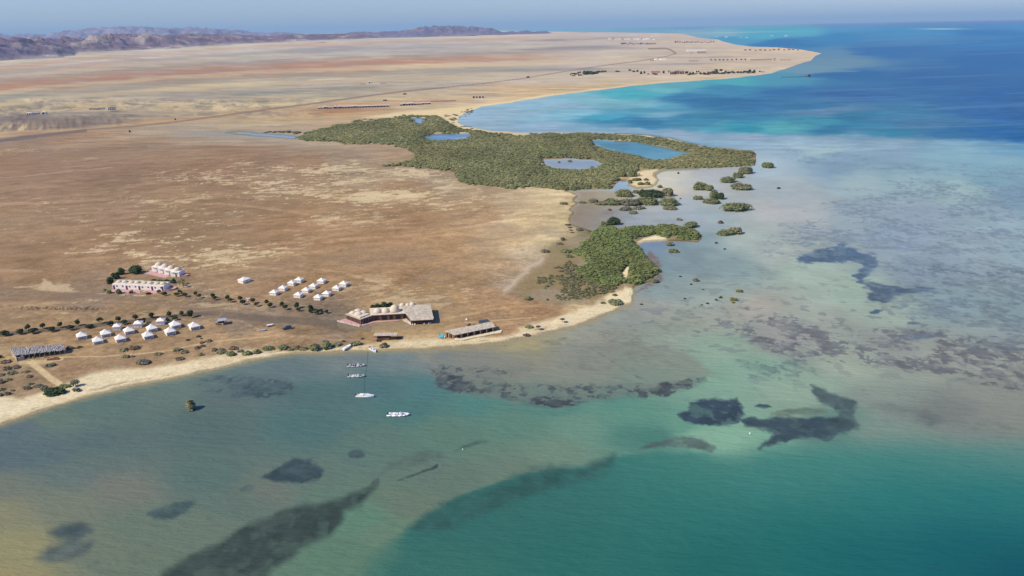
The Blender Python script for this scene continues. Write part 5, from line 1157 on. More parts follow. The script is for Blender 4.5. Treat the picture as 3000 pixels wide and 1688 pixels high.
# ------------------------------------------------------------------ domed lodges
def lodge(px, py, units, yaw, front, label):
    root = empty('domed_lodge', spot(px, py), R(yaw)); tag(root, label, 'lodge')
    if front:
        UW, D, Hh = 6.9, 6.2, 2.9
        w = MB(); rf = MB()
        for i in range(units):
            x0 = (i - units / 2) * UW; y0 = 0.55 - i * 0.35
            w.prism([(x0, y0), (x0 + UW, y0), (x0 + UW, y0 + D), (x0, y0 + D)], 0, Hh - 0.12 * i)
        w.build('wall', M['plaster'], root)
        for i in range(units):
            x0 = (i - units / 2) * UW; y0 = 0.55 - i * 0.35; h = Hh - 0.12 * i
            MB().box(x0 + UW / 2, y0 + D / 2 + 0.3, h, h + 0.14, UW - 0.25, D - 0.7).build('roof', M['cream'], root)
            for k in (0.30, 0.74):
                rd = MB(); rd.dome(x0 + UW * k, y0 + D * 0.46, h + 0.13, 1.45, 0.95, 16, 5); rd.build('dome', M['cream'], root, smooth=True)
                wn = MB(); wn.tube((x0 + UW * (k + 0.05), y0 + 0.05, h * 0.60), (x0 + UW * (k + 0.05), y0 - 0.04, h * 0.60), 0.44, n=14); wn.build('window', M['indigo'], root)
            MB().box(x0 + 0.75, y0 - 0.02, 0.02, 2.15, 0.95, 0.08).build('door', M['indigo'], root)
        xr = units / 2 * UW; yr = 0.55 - (units - 1) * 0.35
        MB().box(xr - 0.75, yr - 0.02, 0.02, 2.15, 0.9, 0.08).build('door', M['indigo'], root)
        b = MB()
        for k in range(12):                               # round terrace wall at the end
            a0 = -math.pi / 2 + math.pi * k / 12; a1 = -math.pi / 2 + math.pi * (k + 1) / 12
            P = [(xr + math.cos(a) * r * 1.5, yr + 2.6 + math.sin(a) * r) for a, r in ((a0, 3.0), (a1, 3.0), (a1, 3.3), (a0, 3.3))]
            b.prism(P, 0, 0.75)
        b.build('terrace_wall', M['pinkwall'], root)
        MB().prism([(xr + math.cos(-math.pi / 2 + math.pi * k / 12) * 4.4, yr + 2.6 + math.sin(-math.pi / 2 + math.pi * k / 12) * 2.95) for k in range(13)], 0, 0.12).build('terrace', M['stone'], root)
        MB().prism([(-xr - 0.5, -3.2), (xr - 2, -5.2), (xr - 0.5, yr - 0.3), (-xr - 0.3, 0.3)], 0, 0.10).build('forecourt', M['pink'], root)
    else:
        UW, D, Hh = 5.1, 5.2, 2.9
        for i in range(units):
            x0 = (i - units / 2) * UW; y0 = -i * 2.3
            w = MB(); w.prism([(x0, y0), (x0 + UW - 0.05, y0), (x0 + UW - 0.05, y0 + D), (x0, y0 + D)], 0, Hh - 0.05 * i); w.build('wall', M['plaster'], root)
            rd = MB(); rd.dome(x0 + UW / 2, y0 + D * 0.56, Hh - 0.05 * i, 1.95, 1.7, 18, 6); rd.build('dome', M['cream'], root, smooth=True)
            ca = MB(); ca.box(x0 + UW * 0.5, y0 - 0.15, Hh * 0.72, Hh * 0.80, UW * 0.55, 0.4); ca.build('canopy', M['canvas_grey'], root)
            MB().box(x0 + UW * 0.62, y0 - 0.03, 0.05, 1.6, 0.8, 0.07).build('door', M['canvas_grey' if i < 3 else 'indigo'], root)
        x0 = units / 2 * UW; y0 = -(units - 1) * 2.3
        MB().prism([(x0, y0 + 0.2), (x0 + 3.4, y0 + 1.0), (x0 + 3.8, y0 + 3.0), (x0, y0 + 4.6)], 0, 0.7).build('terrace_wall', M['pinkwall'], root)
        MB().prism([(-x0 - 4, 1.5), (-x0 - 3.0, -2.5), (0, -8.3), (x0 - UW - 0.2, -9.6), (x0 - UW - 0.2, -6), (-x0 + 0.2, -0.2), (-x0 - 0.1, 3)], 0, 0.10).build('forecourt', M['pink'], root)
    return root
lodge(406, 850, 4, -5.5, True, 'front white lodge with a row of round windows, doors and low cream domes')
lodge(497, 798, 4, -9, False, 'rear white lodge of four stepped units with tall cream domes')
for i, (px, py, w) in enumerate([(360, 866, 2.4), (410, 868, 6.0)]):
    o = MB().box(0, 0, 0, 0.45, w, 0.35, R(-3)).build('garden_wall', M['stone'], loc=spot(px, py)); tag(o, ('short pale kerb wall before the lodge, behind the pointed bush', 'long pale kerb wall before the lodge, left of the magenta bush')[i], 'garden wall')

# ------------------------------------------------------------------ domed restaurant
ro = spot(1140, 942); root = empty('domed_restaurant', ro); tag(root, 'long restaurant with cream domes, dark wooden porch and a broad grey thatched hall', 'restaurant')
def L(px, py, z=0.0):
    p = at(px, py, ro.z + z); return (float(p[0]) - ro.x, float(p[1]) - ro.y)
def off(P, d):
    cx = sum(p[0] for p in P) / len(P); cy = sum(p[1] for p in P) / len(P)
    return [(x + (x - cx) / math.hypot(x - cx, y - cy) * d, y + (y - cy) / math.hypot(x - cx, y - cy) * d) for x, y in P]
wing = [L(1016, 936), L(1057, 951), L(1090, 939), L(1056, 921)]
MB().prism(wing, 0, 2.3).build('porch_wall', M['wood'], root)
MB().prism(off(wing, 0.55), 2.3, 2.55).build('porch_roof', M['thatch'], root)
MB().prism(off(wing, -1.2), 2.55, 3.0).build('flat_roof', M['cream'], root)
for k, (a, b, r, h) in enumerate([(1036, 927, 1.6, .9), (1052, 930, 1.8, 1.0), (1066, 926, 1.7, .9), (1050, 921, 1.6, 1.0)]):
    d = MB(); x, y = L(a, b + 8); d.dome(x, y, 2.9, r, h, 16, 5); d.build('dome', M['cream'], root, smooth=True)
mid = [L(1090, 939), L(1197, 933), L(1192, 914), L(1086, 919)]
MB().prism(mid, 0, 2.35).build('wall', M['wood2'], root)
MB().prism(off(mid, 0.5), 2.35, 2.6).build('roof', M['cream'], root)
for k in range(5):
    t = 0.08 + 0.19 * k; x = mid[0][0] + (mid[1][0] - mid[0][0]) * t; y = mid[0][1] + (mid[1][1] - mid[0][1]) * t
    MB().box(x + 0.9, y - 0.05, 0.1, 2.1, 1.9 if k % 2 else 1.2, 0.1, math.atan2(mid[1][1] - mid[0][1], mid[1][0] - mid[0][0])).build('doorway' if k % 2 else 'window', M['dark'], root)
for a, b, r, h in [(1107, 932, 1.85, 1.9), (1131, 931, 1.9, 2.0), (1157, 929, 2.3, 3.0)]:
    x, y = L(a, b); y += 0.6; d = MB(); d.dome(x, y, 2.58, r, h, 18, 7); d.build('dome', M['cream'], root, smooth=True)
for a, b, r, h in [(1180, 913, 1.3, 1.3), (1196, 913, 1.1, 1.1), (1209, 912, 1.4, 1.5)]:
    x, y = L(a, b); d = MB(); d.dome(x, y, 2.9, r, h, 14, 5); d.build('dome', M['cream'], root, smooth=True)
hall = [L(1205, 949), L(1268, 946), L(1259, 913), L(1172, 912)]
MB().prism(hall, 0, 2.2).build('hall_wall', M['wood'], root)
rf = MB(); H2 = off(hall, 0.7); rf.prism(H2, [2.2, 2.2, 2.9, 2.9], [2.5, 2.5, 3.2, 3.2]); rf.build('thatched_roof', M['thatch'], root)
MB().prism([(H2[0][0] + .1, H2[0][1] - 0.9), (H2[1][0] - .1, H2[1][1] - 0.9), (H2[1][0], H2[1][1] + 0.9), (H2[0][0], H2[0][1] + 0.9)], [2.0, 2.0, 2.55, 2.55], [2.2, 2.2, 2.75, 2.75]).build('roof_awning', M['thatch'], root)
for k in range(7):
    t = k / 6; x = hall[0][0] + (hall[1][0] - hall[0][0]) * t; y = hall[0][1] + (hall[1][1] - hall[0][1]) * t - 0.6
    MB().tube((x, y, 0), (x, y, 2.1), 0.11, n=6).build('post', M['wood2'], root)
for k in range(8):
    t = k / 7; A_, B_ = wing[1], wing[2]
    MB().tube((A_[0] + (B_[0] - A_[0]) * t, A_[1] + (B_[1] - A_[1]) * t - 0.35, 0), (A_[0] + (B_[0] - A_[0]) * t, A_[1] + (B_[1] - A_[1]) * t - 0.35, 2.35), 0.10, n=6).build('post', M['pale_wood'], root)
MB().prism([L(990, 941), L(1054, 957), L(1058, 952), L(1012, 934)], 0, 0.14).build('terrace', M['pink'], root)
MB().prism([L(988, 941), L(1053, 957), L(1053, 958.5), L(988, 943)], 0, 0.5).build('terrace_kerb', M['stone'], root)
MB().prism([L(1060, 952), L(1095, 942), L(1170, 939), L(1170, 941), L(1096, 946), L(1060, 956)], 0, 0.16).build('walkway', M['pink'], root)
ta = MB(); a, b = L(1190, 936)[0], L(1190, 936)[1]; ta.prism([L(1180, 939), L(1203, 951), L(1206, 949), L(1190, 936)], 0, 0.5); ta.build('ramp', M['stone'], root)
st = [(1203, 951), (1209, 952), (1216, 951.5), (1243, 949), (1256, 948), (1261, 947)]
for i, (px, py) in enumerate(st):
    b = MB(); b.ball((0, 0, 0.2), 0.38, 8, 6, sz=0.8); o = b.build('white_stone', M['plaster'], loc=spot(px, py), smooth=True)
    tag(o, 'white painted stone before the thatched hall, %s of six' % nth(i, 6), 'stone', 'white stones before the thatched hall')

# ------------------------------------------------------------------ beach huts and shelters
def posts_shelter(px, py, W, D, Hh, yaw, label, cat, name, roofm, back=None, counter=None, t=0.14):
    root = empty(name, spot(px, py), R(yaw)); tag(root, label, cat)
    MB().box(0, 0, Hh, Hh + t, W, D).build('roof', roofm, root)
    for x in (-W / 2 + .2, -W / 6, W / 6, W / 2 - .2):
        for y in (-D / 2 + .2, D / 2 - .2): MB().tube((x, y, 0), (x, y, Hh), 0.08, n=6).build('post', M['wood'], root)
    if back: MB().box(-W * 0.12, D / 2 - 0.35, 0, Hh * 0.95, W * back, 0.15).build('back_wall', M['wood'], root)
    if counter: MB().box(-W * 0.1, -D / 4, 0, 1.0, W * counter, 0.6).build('counter', M['wood2'], root)
    return root
bar = posts_shelter(1131, 993, 9.6, 3.2, 2.0, 0, 'open flat roofed beach bar on posts above the moored boats', 'beach bar', 'beach_bar', M['thatch'], 0.6, 0.5)
MB().box(-4.2, -1.9, 0, 0.9, 1.4, 0.8).build('serving_table', M['pale_wood'], bar)
def picnic(px, py, label):
    root = empty('picnic_table', spot(px, py)); tag(root, label, 'table', 'tables beside the beach bar')
    MB().box(0, 0, 0.68, 0.76, 1.5, 0.8).build('tabletop', M['wood'], root)
    for s in (-1, 1):
        MB().box(0, s * 0.75, 0.38, 0.45, 1.5, 0.3).build('bench', M['wood'], root)
        MB().box(s * 0.55, 0, 0, 0.68, 0.12, 0.9).build('leg', M['wood'], root)
picnic(1160, 993, 'dark picnic table nearest the beach bar\'s right end')
picnic(1171, 992, 'dark picnic table farther right of the beach bar')
picnic(1109, 1000, 'dark picnic table in front of the beach bar\'s left corner')

dv = spot(1392, 985); root = empty('dive_hut', dv); tag(root, 'long brown wooden beach hut with a grey sloping roof and turquoise cloth beside', 'beach hut')
def L2(px, py):
    p = at(px, py, dv.z); return (float(p[0]) - dv.x, float(p[1]) - dv.y)
fp = [L2(1338, 993), L2(1449, 970), L2(1440, 962), L2(1308, 988)]
MB().prism(fp, 0, 2.0).build('wall', M['wood2'], root)
rp = [L2(1333, 997), L2(1453, 972), L2(1441, 960), L2(1303, 987)]
MB().prism(rp, [2.1, 2.1, 2.6, 2.6], [2.25, 2.25, 2.75, 2.75]).build('roof', M['thatch'], root)
for k in range(6):
    t = (k + 0.3) / 6; x = fp[0][0] + (fp[1][0] - fp[0][0]) * t; y = fp[0][1] + (fp[1][1] - fp[0][1]) * t
    yw = math.atan2(fp[1][1] - fp[0][1], fp[1][0] - fp[0][0])
    MB().box(x, y - 0.06, 0.05, 1.75, 1.5, 0.1, yw).build('doorway', M['dark'], root)
    MB().tube((x + 1.2, y - 0.7, 0), (x + 1.2, y - 0.7, 2.15), 0.09, n=6).build('post', M['pale_wood'], root)
for k in range(5):
    t = (k + 0.4) / 5; x = fp[3][0] + (fp[0][0] - fp[3][0]) * t; y = fp[3][1] + (fp[0][1] - fp[3][1]) * t
    MB().box(x - 0.1, y - 0.1, 0, 1.9, 0.35, 0.2, -0.5).build('end_panel', M['pale_wood'] if k % 2 else M['wood'], root)
sp = MB(); sp.prism([L2(1405, 966), L2(1437, 959), L2(1428, 955), L2(1402, 960)], [2.72, 2.72, 3.1, 3.1], [2.8, 2.8, 3.18, 3.18]); sp.build('solar_panel', M['panel'], root)
bw = MB(); pts = [(1330, 1000), (1360, 998), (1392, 991), (1420, 986), (1448, 980), (1468, 977)]
w0 = spot(1395, 990)
for (a, b), (c, d) in zip(pts[:-1], pts[1:]):
    A_ = at(a, b, w0.z); B_ = at(c, d, w0.z); A2 = at(a + 3, b - 8, w0.z); B2 = at(c + 3, d - 8, w0.z)
    bw.prism([(float(q[0]) - w0.x, float(q[1]) - w0.y) for q in (A_, B_, B2, A2)], -0.1, 0.42)
tag(bw.build('seat_wall', M['sandwall'], loc=w0), 'low curving cream wall on the sand in front of the brown beach hut', 'wall')
tq = spot(1294, 990); root = empty('kayak_rack', tq); tag(root, 'rack draped with turquoise cloth at the left end of the brown beach hut', 'rack')
for x in (-.9, .9): MB().tube((x, 0, 0), (x, 0, 1.5), 0.06, n=6).build('post', M['wood'], root)
MB().prism([(-1.3, -.7), (.6, -.9), (.9, .5), (-1.1, .6)], [.55, .5, 1.3, 1.35], [.62, .57, 1.4, 1.45]).build('cloth', M['teal'], root)
MB().prism([(.2, -.6), (1.4, -.5), (1.3, .3), (.2, .3)], [.35, .3, .8, .85], [.42, .37, .9, .95]).build('white_sheet', M['canvas'], root)
ab = spot(1398, 994); root = empty('folding_frame', ab); tag(root, 'small white folding A-frame standing on the sand before the beach hut', 'frame')
MB().prism([(-.8, -.5), (-.1, -.15), (.0, -.05), (-.7, -.35)], [0, 1.2, 1.25, 0.05], [.06, 1.3, 1.35, .11]).build('leaf', M['canvas'], root)
MB().prism([(.9, -.5), (.1, -.15), (.0, -.05), (.8, -.35)], [0, 1.2, 1.25, 0.05], [.06, 1.3, 1.35, .11]).build('leaf', M['canvas'], root)
lp = spot(1368, 955); root = empty('globe_lamp', lp); tag(root, 'white globe on a thin pole behind the brown beach hut', 'lamp post')
MB().tube((0, 0, 0), (0, 0, 2.6), 0.05, n=6).build('pole', M['metal'], root)
g = MB(); g.ball((0, 0, 2.95), 0.5, 12, 8); g.build('globe', M['plaster'], root, smooth=True)
kn = spot(1375, 958); root = empty('small_kennel', kn); tag(root, 'tiny dark pitched hut behind the middle of the brown beach hut', 'hut')
MB().prism([(-.8, -.6), (.8, -.6), (.8, .6), (-.8, .6)], 0, .7).build('wall', M['dark'], root)
MB().add([(-.9, -.7, .7), (.9, -.7, .7), (.9, .7, .7), (-.9, .7, .7), (0, -.7, 1.5), (0, .7, 1.5)], [(0, 1, 4), (2, 3, 5), (0, 4, 5, 3), (1, 2, 5, 4), (3, 2, 1, 0)]).build('roof', M['wood'], root)

# thatched shelter at the left edge
ts = spot(112, 1050); root = empty('thatched_shelter', ts); tag(root, 'long open fronted shelter with a ragged grey thatched roof at the left edge', 'shelter')
def L3(px, py):
    p = at(px, py, ts.z); return (float(p[0]) - ts.x, float(p[1]) - ts.y)
FL, FR, BR, BL = L3(50, 1059), L3(198, 1038), L3(190, 1024), L3(34, 1042)
rng = np.random.default_rng(11); nu, nv = 60, 10; V = []; F_ = []
for j in range(nv + 1):
    for i in range(nu + 1):
        u, q = i / nu, j / nv
        q0 = q; q = 0.14 + 0.86 * q
        x = (FL[0] * (1 - u) + FR[0] * u) * (1 - q) + (BL[0] * (1 - u) + BR[0] * u) * q
        y = (FL[1] * (1 - u) + FR[1] * u) * (1 - q) + (BL[1] * (1 - u) + BR[1] * u) * q
        z = (1.75 - 0.35 * u) + (1.55 - 0.55 * u) * math.sin(math.pi * 0.5 * min(1, q * 1.25)) - 0.5 * max(0, q - 0.85)
        rag = rng.normal(0, 0.13) if j else rng.normal(0, 0.16)
        V.append((x, y - (rng.uniform(0, .25) if j == 0 else 0), z + rag))
for j in range(nv):
    for i in range(nu): a = j * (nu + 1) + i; F_.append((a, a + 1, a + nu + 2, a + nu + 1))
me = bpy.data.meshes.new('thatched_roof'); me.from_pydata(V, [], F_); me.update(); ro_ = link('thatched_roof', me, root, mats=[M['reed']])
sm = ro_.modifiers.new('thickness', 'SOLIDIFY'); sm.thickness = 0.18
def lerp(a, b, t): return (a[0] + (b[0] - a[0]) * t, a[1] + (b[1] - a[1]) * t)
MB().prism([BL, BR, lerp(BR, FR, .06), lerp(BL, FL, .06)], 0, [2.6, 2.0, 2.0, 2.6]).build('back_wall', M['wood'], root)  # shade under the roof put into the wall's dark wood colour
MB().prism([BL, lerp(BL, BR, .012), lerp(FL, FR, .012), FL], 0, [2.7, 2.7, 1.6, 1.6]).build('end_wall', M['straw'], root)
MB().prism([lerp(FL, FR, .03), lerp(FL, FR, .13), lerp(lerp(FL, FR, .13), BR, .03), lerp(lerp(FL, FR, .03), BL, .05)], 0, 1.6).build('front_screen', M['reed'], root)
for k in range(9):
    x, y = lerp(lerp(FL, FR, .16 + .1 * k), lerp(BL, BR, .16 + .1 * k), .1); MB().tube((x, y, 0), (x + .05, y, 1.75), .07, n=6).build('post', M['pale_wood'], root)
for i, (px, py) in enumerate([(83, 1056), (97, 1052), (110, 1052), (131, 1049), (139, 1048)]):
    c = spot(px, py); r2 = empty('wooden_chair', c, R(20 * i)); tag(r2, 'pale wooden chair before the thatched shelter, %s of five' % nth(i, 5), 'chair', 'chairs before the thatched shelter')
    MB().box(0, 0, .38, .45, .5, .5).build('seat', M['pale_wood'], r2); MB().box(0, .24, .45, .95, .5, .05).build('backrest', M['pale_wood'], r2)
    for sx in (-.2, .2):
        for sy in (-.2, .2): MB().box(sx, sy, 0, .38, .06, .06).build('leg', M['pale_wood'], r2)
o = MB().box(0, 0, 0, .5, 4.2, 1.1, R(6)).box(.9, .5, .5, .8, 1.6, .5, R(14)).build('driftwood_pile', M['wood2'], loc=spot(156, 1054)); tag(o, 'heap of reddish wood lying in front of the thatched shelter', 'wood pile')

hut = posts_shelter(652, 949, 3.6, 3.4, 1.9, 20, 'small guard shelter with a grey roof beside the dark road', 'shelter', 'guard_shelter', M['metal'], 0.7)
MB().box(-2.3, -.2, 0, 1.3, 0.9, 1.1).build('side_bin', M['straw'], hut)
pk = spot(727, 881); root = empty('pump_house', pk); tag(root, 'tiny pale pink block house between the trees above the road', 'hut')
MB().box(0, 0, 0, 1.1, 1.8, 1.3).build('wall', M['cabinwall'], root); MB().box(.1, -.68, .15, .85, .6, .06).build('door', M['plaster'], root); MB().box(0, 0, 1.1, 1.2, 2.0, 1.5).build('roof', M['cabinroof'], root)

# ------------------------------------------------------------------ car, dinghies ashore
c0 = spot(841, 964); root = empty('parked_car', c0, R(20)); tag(root, 'dark teal car parked on the grey sand left of the restaurant', 'car')
def car_sec(x, pts): return [(x, y, z) for y, z in pts]
cb = MB(); prof = [(-2.0, .45, .45), (-1.9, .75, .40), (-1.0, .95, .40), (-.7, .98, .40), (1.9, .98, .40), (2.0, .6, .42)]
vs = []; n = len(prof)
for x, zt, zb in prof: vs += [(x, -.82, zb), (x, .82, zb), (x, .80, zt), (x, -.80, zt)]
fs = [(0, 1, 2, 3), tuple(4 * (n - 1) + k for k in (3, 2, 1, 0))]
for i in range(n - 1):
    for k in range(4): fs.append((4 * i + k, 4 * i + (k + 1) % 4, 4 * i + 4 + (k + 1) % 4, 4 * i + 4 + k))
cb.add(vs, fs); cb.build('body', M['carp'], root)
MB().prism([(-.75, -.76), (1.85, -.76), (1.85, .76), (-.75, .76)], .98, 1.45, top=[(-.25, -.66), (1.6, -.66), (1.6, .66), (-.25, .66)]).build('cabin_glass', M['glass'], root)
MB().box(.68, 0, 1.45, 1.52, 1.95, 1.36).build('roof', M['carp'], root)
for x in (-1.25, 1.25):
    for y in (-.82, .82):
        w = MB().tube((x, y - .1, .33), (x, y + .1, .33), .33, n=12).build('wheel', M['black'], root); MB().tube((x, y - .115, .33), (x, y + .115, .33), .17, n=10).build('rim', M['metal'], w)
for y in (-.6, .6): MB().box(-2.0, y, .55, .68, .08, .3).build('headlight', M['plaster'], root)

# ------------------------------------------------------------------ boats
def hull(L_, Bm, Hh, mat_, root, name='hull', deckm=None, z0=-0.18):
    """pointed hull, bow to +X, floating with its bottom under water"""
    st = [(-.5, .84, 0), (-.3, .96, 0), (0, 1.0, .0), (.2, .9, .04), (.36, .6, .12), (.46, .26, .22), (.5, .02, .30)]
    vs = []; fs = []; n = len(st)
    for t, b, rise in st:
        x = t * L_; hb = b * Bm / 2; top = Hh + rise * Hh
        vs += [(x, -hb * .55, z0 + rise * .5), (x, hb * .55, z0 + rise * .5), (x, hb, top * .75), (x, hb * .96, top), (x, -hb * .96, top), (x, -hb, top * .75)]
    for i in range(n - 1):
        for k in range(6):
            fs.append((6 * i + k, 6 * i + (k + 1) % 6, 6 * i + 6 + (k + 1) % 6, 6 * i + 6 + k))
    fs += [tuple(range(5, -1, -1)), tuple(range(6 * n - 6, 6 * n))]
    MB().add(vs, fs).build(name, mat_, root)
def outboard(x, root, z=.25):
    ob = MB().box(x, 0, z + .35, z + .85, .42, .34).build('outboard', M['black'], root); MB().box(x - .08, 0, z - .5, z + .35, .16, .12).build('shaft', M['black'], ob)
def rib(px, py, L_, label, collar, yaw=0.0, dark_seats=False):
    p = spot(px, py, 0.0); root = empty('inflatable_boat', p, R(yaw)); tag(root, label, 'boat', 'boats moored in the near bay')
    Bm = L_ * .27; r = L_ * .036
    path = [(-.52, -.42), (-.30, -.46), (.0, -.48), (.22, -.44), (.38, -.28), (.48, -.08), (.5, 0), (.48, .08), (.38, .28), (.22, .44), (0, .48), (-.30, .46), (-.52, .42)]
    P3 = [(a * L_, b * Bm, .30 + max(0, a - .1) * .55) for a, b in path]
    t = MB()
    for a, b in zip(P3[:-1], P3[1:]): t.tube(a, b, r, n=10)
    for a in P3: t.ball(a, r, 10, 6)
    t.build('collar', collar, root, smooth=True)
    hull(L_ * .92, Bm * .82, .22, M['gel'], root, 'hull')
    MB().prism([(-.47 * L_, -.38 * Bm), (.2 * L_, -.38 * Bm), (.42 * L_, 0), (.2 * L_, .38 * Bm), (-.47 * L_, .38 * Bm)], .22, .28).build('deck', M['deck'], root)
    con = MB().prism([(.06 * L_, -.3), (.16 * L_, -.3), (.16 * L_, .3), (.06 * L_, .3)], .28, 1.15, top=[(.07 * L_, -.26), (.13 * L_, -.26), (.13 * L_, .26), (.07 * L_, .26)]).build('console', M['gel'], root)
    MB().prism([(.10 * L_, -.26), (.13 * L_, -.26), (.13 * L_, .26), (.10 * L_, .26)], 1.15, 1.45).build('windscreen', M['metal'], con)
    for a in (-.06, -.19) + ((-.3, .26) if dark_seats else ()): MB().box(a * L_, 0, .28, .72, .06 * L_, .34 * Bm).build('seat', M['black'] if dark_seats else M['gel'], root)
    outboard(-.50 * L_, root)
    return root
rib(1045, 1073, 6.4, 'dark decked inflatable boat nearest the beach in the moored line', M['rubber'], 0, True)
rib(1045, 1104, 6.0, 'grey inflatable boat, second of the moored line from the beach', M['rubber'], -2)
rib(1168, 1217, 7.0, 'white inflatable boat moored alone farthest from the beach, right of the line', M['gel'], -3)
p = spot(1070, 1164, 0.0); root = empty('motor_boat', p, R(-4)); tag(root, 'white motor boat with a decked bow, third of the moored line from the beach', 'boat', 'boats moored in the near bay')
hull(6.4, 2.0, .75, M['gel'], root)
MB().prism([(-2.9, -.75), (.3, -.8), (.3, .8), (-2.9, .75)], .752, .80).build('cockpit_floor', M['deck'], root)
MB().prism([(.4, -.8), (1.3, -.68), (2.3, -.3), (2.3, .3), (1.3, .68), (.4, .8)], .752, [1.15, 1.05, .95, .95, 1.05, 1.15]).build('foredeck', M['gel'], root)
MB().box(-1.2, 0, .8, 1.15, 1.4, 1.3).build('seat_cover', M['canvas'], root); MB().box(.1, 0, .8, 1.3, .4, .8).build('console', M['gel'], root); outboard(-3.2, root, .4)
p = spot(1093, 1028, 0.0); root = empty('motor_boat', p, R(-50)); tag(root, 'pale blue white boat with its bow just off the beach beside the mooring rope', 'boat')
hull(4.6, 1.6, .6, M['gel'], root); MB().box(-.7, 0, .6, .66, 2.6, 1.15).build('deck', M['metal'], root); MB().box(.4, 0, .66, 1.25, .6, .8).build('console', M['gel'], root); MB().box(-1.2, 0, .66, .95, .6, 1.0).build('seat', M['gel'], root); outboard(-2.3, root, .3)
p = spot(1017, 1021); root = empty('rowing_boat', p + Vector((0, 0, .1)), R(62)); tag(root, 'white boat lying on the beach between two green shrubs', 'boat')
hull(4.6, 1.7, .75, M['gel'], root, z0=-.1); MB().box(-.6, 0, .752, .80, 2.8, 1.2).build('deck', M['plaster'], root); MB().box(-.4, 0, .8, .86, .35, 1.3).build('thwart', M['stone'], root)
p = spot(792, 956); root = empty('trailer_boat', p + Vector((0, 0, .25)), R(25)); tag(root, 'white dinghy on a trailer by the road, left of the parked car', 'dinghy')
hull(2.8, 1.2, .55, M['gel'], root, z0=0); MB().box(-.3, 0, .552, .6, 1.6, .8).build('deck', M['plaster'], root); MB().box(-.3, 0, -.2, .02, 1.8, .9).build('trailer', M['black'], root)
for y in (-.55, .55): MB().tube((-.3, y - .06, -.02), (-.3, y + .06, -.02), .23, n=10).build('wheel', M['black'], root)
p = spot(772, 969); root = empty('upturned_dinghy', p, R(10)); tag(root, 'grey upturned dinghy on the sand, nearer than the one on a trailer', 'dinghy')
hull(2.6, 1.2, .5, M['metal'], root, z0=.02); MB().box(-1.5, -.3, 0, .2, 2.2, .3).build('plank', M['stone'], root)
# mooring rope and its floats
rp = MB(); pts = [(1079, 1024), (1077, 1040), (1076, 1062), (1073, 1084), (1067, 1108), (1067, 1130), (1068, 1152)]; r0 = spot(1075, 1072, 0.0)
for (a, b), (c, d) in zip(pts[:-1], pts[1:]):
    A_ = at(a, b); B_ = at(c, d); rp.tube((float(A_[0]) - r0.x, float(A_[1]) - r0.y, .06), (float(B_[0]) - r0.x, float(B_[1]) - r0.y, .06), .04, n=5)
tag(rp.build('mooring_rope', M['rope'], loc=r0), 'dark mooring rope running from the beach out past the boats', 'rope')
for (px, py, r, lab) in [(2197, 1271, .26, 'white mooring buoy on the green shallows between two dark reefs'), (1356, 1318, .2, 'small white buoy beside a low dark reef in the middle bay')]:
    root = empty('buoy', spot(px, py, 0.0)); tag(root, lab, 'buoy')
    b = MB(); b.ball((0, 0, .15), r, 12, 8); b.build('float', M['gel'], root, smooth=True); MB().tube((0, 0, .15 + r * .9), (0, 0, .4 + r), .05, n=6).build('mast', M['gel'], root)

# palm sunshades on the right beach
for px, py, lab in [(1577, 967, 'brown palm sunshade beside the green shrub on the right beach'), (1648, 945, 'lone dark palm sunshade on the pale right beach')]:
    root = empty('sunshade', spot(px, py)); tag(root, lab, 'sunshade', 'sunshades on the right beach')
    MB().tube((0, 0, 0), (0, 0, 1.9), .07, n=6).build('pole', M['wood'], root)
    c = MB(); vs = [(1.15 * math.cos(k * math.pi / 6), 1.15 * math.sin(k * math.pi / 6), 1.5 + .06 * (k % 2)) for k in range(12)] + [(0, 0, 2.15), (0, 0, 1.75)]
    c.add(vs, [(k, (k + 1) % 12, 12) for k in range(12)] + [((k + 1) % 12, k, 13) for k in range(12)]); c.build('canopy', M['wood'], root)

# ------------------------------------------------------------------ far cabins, farmsteads, resort and town
def cabin_proto():
    b = MB(); b.prism([(-2.6, -2.4), (2.6, -2.4), (2.6, 2.4), (-2.6, 2.4)], 0, 2.9, 0)
    b.add([(-2.9, -2.8, 2.9), (2.9, -2.8, 2.9), (2.9, 2.8, 2.9), (-2.9, 2.8, 2.9), (-1.6, 0, 4.3), (1.6, 0, 4.3)], [(0, 1, 5, 4), (2, 3, 4, 5), (1, 2, 5), (3, 0, 4), (3, 2, 1, 0)], 1)
    b.prism([(-1.7, -2.9), (1.3, -2.9), (1.3, -2.42), (-1.7, -2.42)], 0.05, 2.7, 2)
    return b.build('beach_cabin', [M['cabinwall'], M['cabinroof'], M['dark']])
cabs = [(936 + 8.7 * i, 319 - 0.27 * i) for i in range(24)] + [(1176 + 8.2 * i, 309.5 - 0.42 * i) for i in range(11)]
cp = cabin_proto(); k = 0
rr_ = random.Random(4)
for grp, rng_ in (('left', cabs[:24]), ('right', cabs[24:])):
    for i, (px, py) in enumerate(rng_):
        o = cp if k == 0 else cp.copy()
        if k: C.objects.link(o)
        k += 1
        if i in (5,) and grp == 'left': px += 2.5
        o.location = spot(px, py); o.rotation_euler = (0, 0, R(rr_.uniform(-6, 8))); s = rr_.uniform(.82, 1.08); o.scale = (s, s, s * rr_.uniform(.8, 1.05))
        tag(o, 'pale pinkish beach cabin, %s of the %s row' % (nth(i, len(rng_)), 'long left' if grp == 'left' else 'short right'), 'cabin', 'cabins in the two rows behind the mangrove wood')
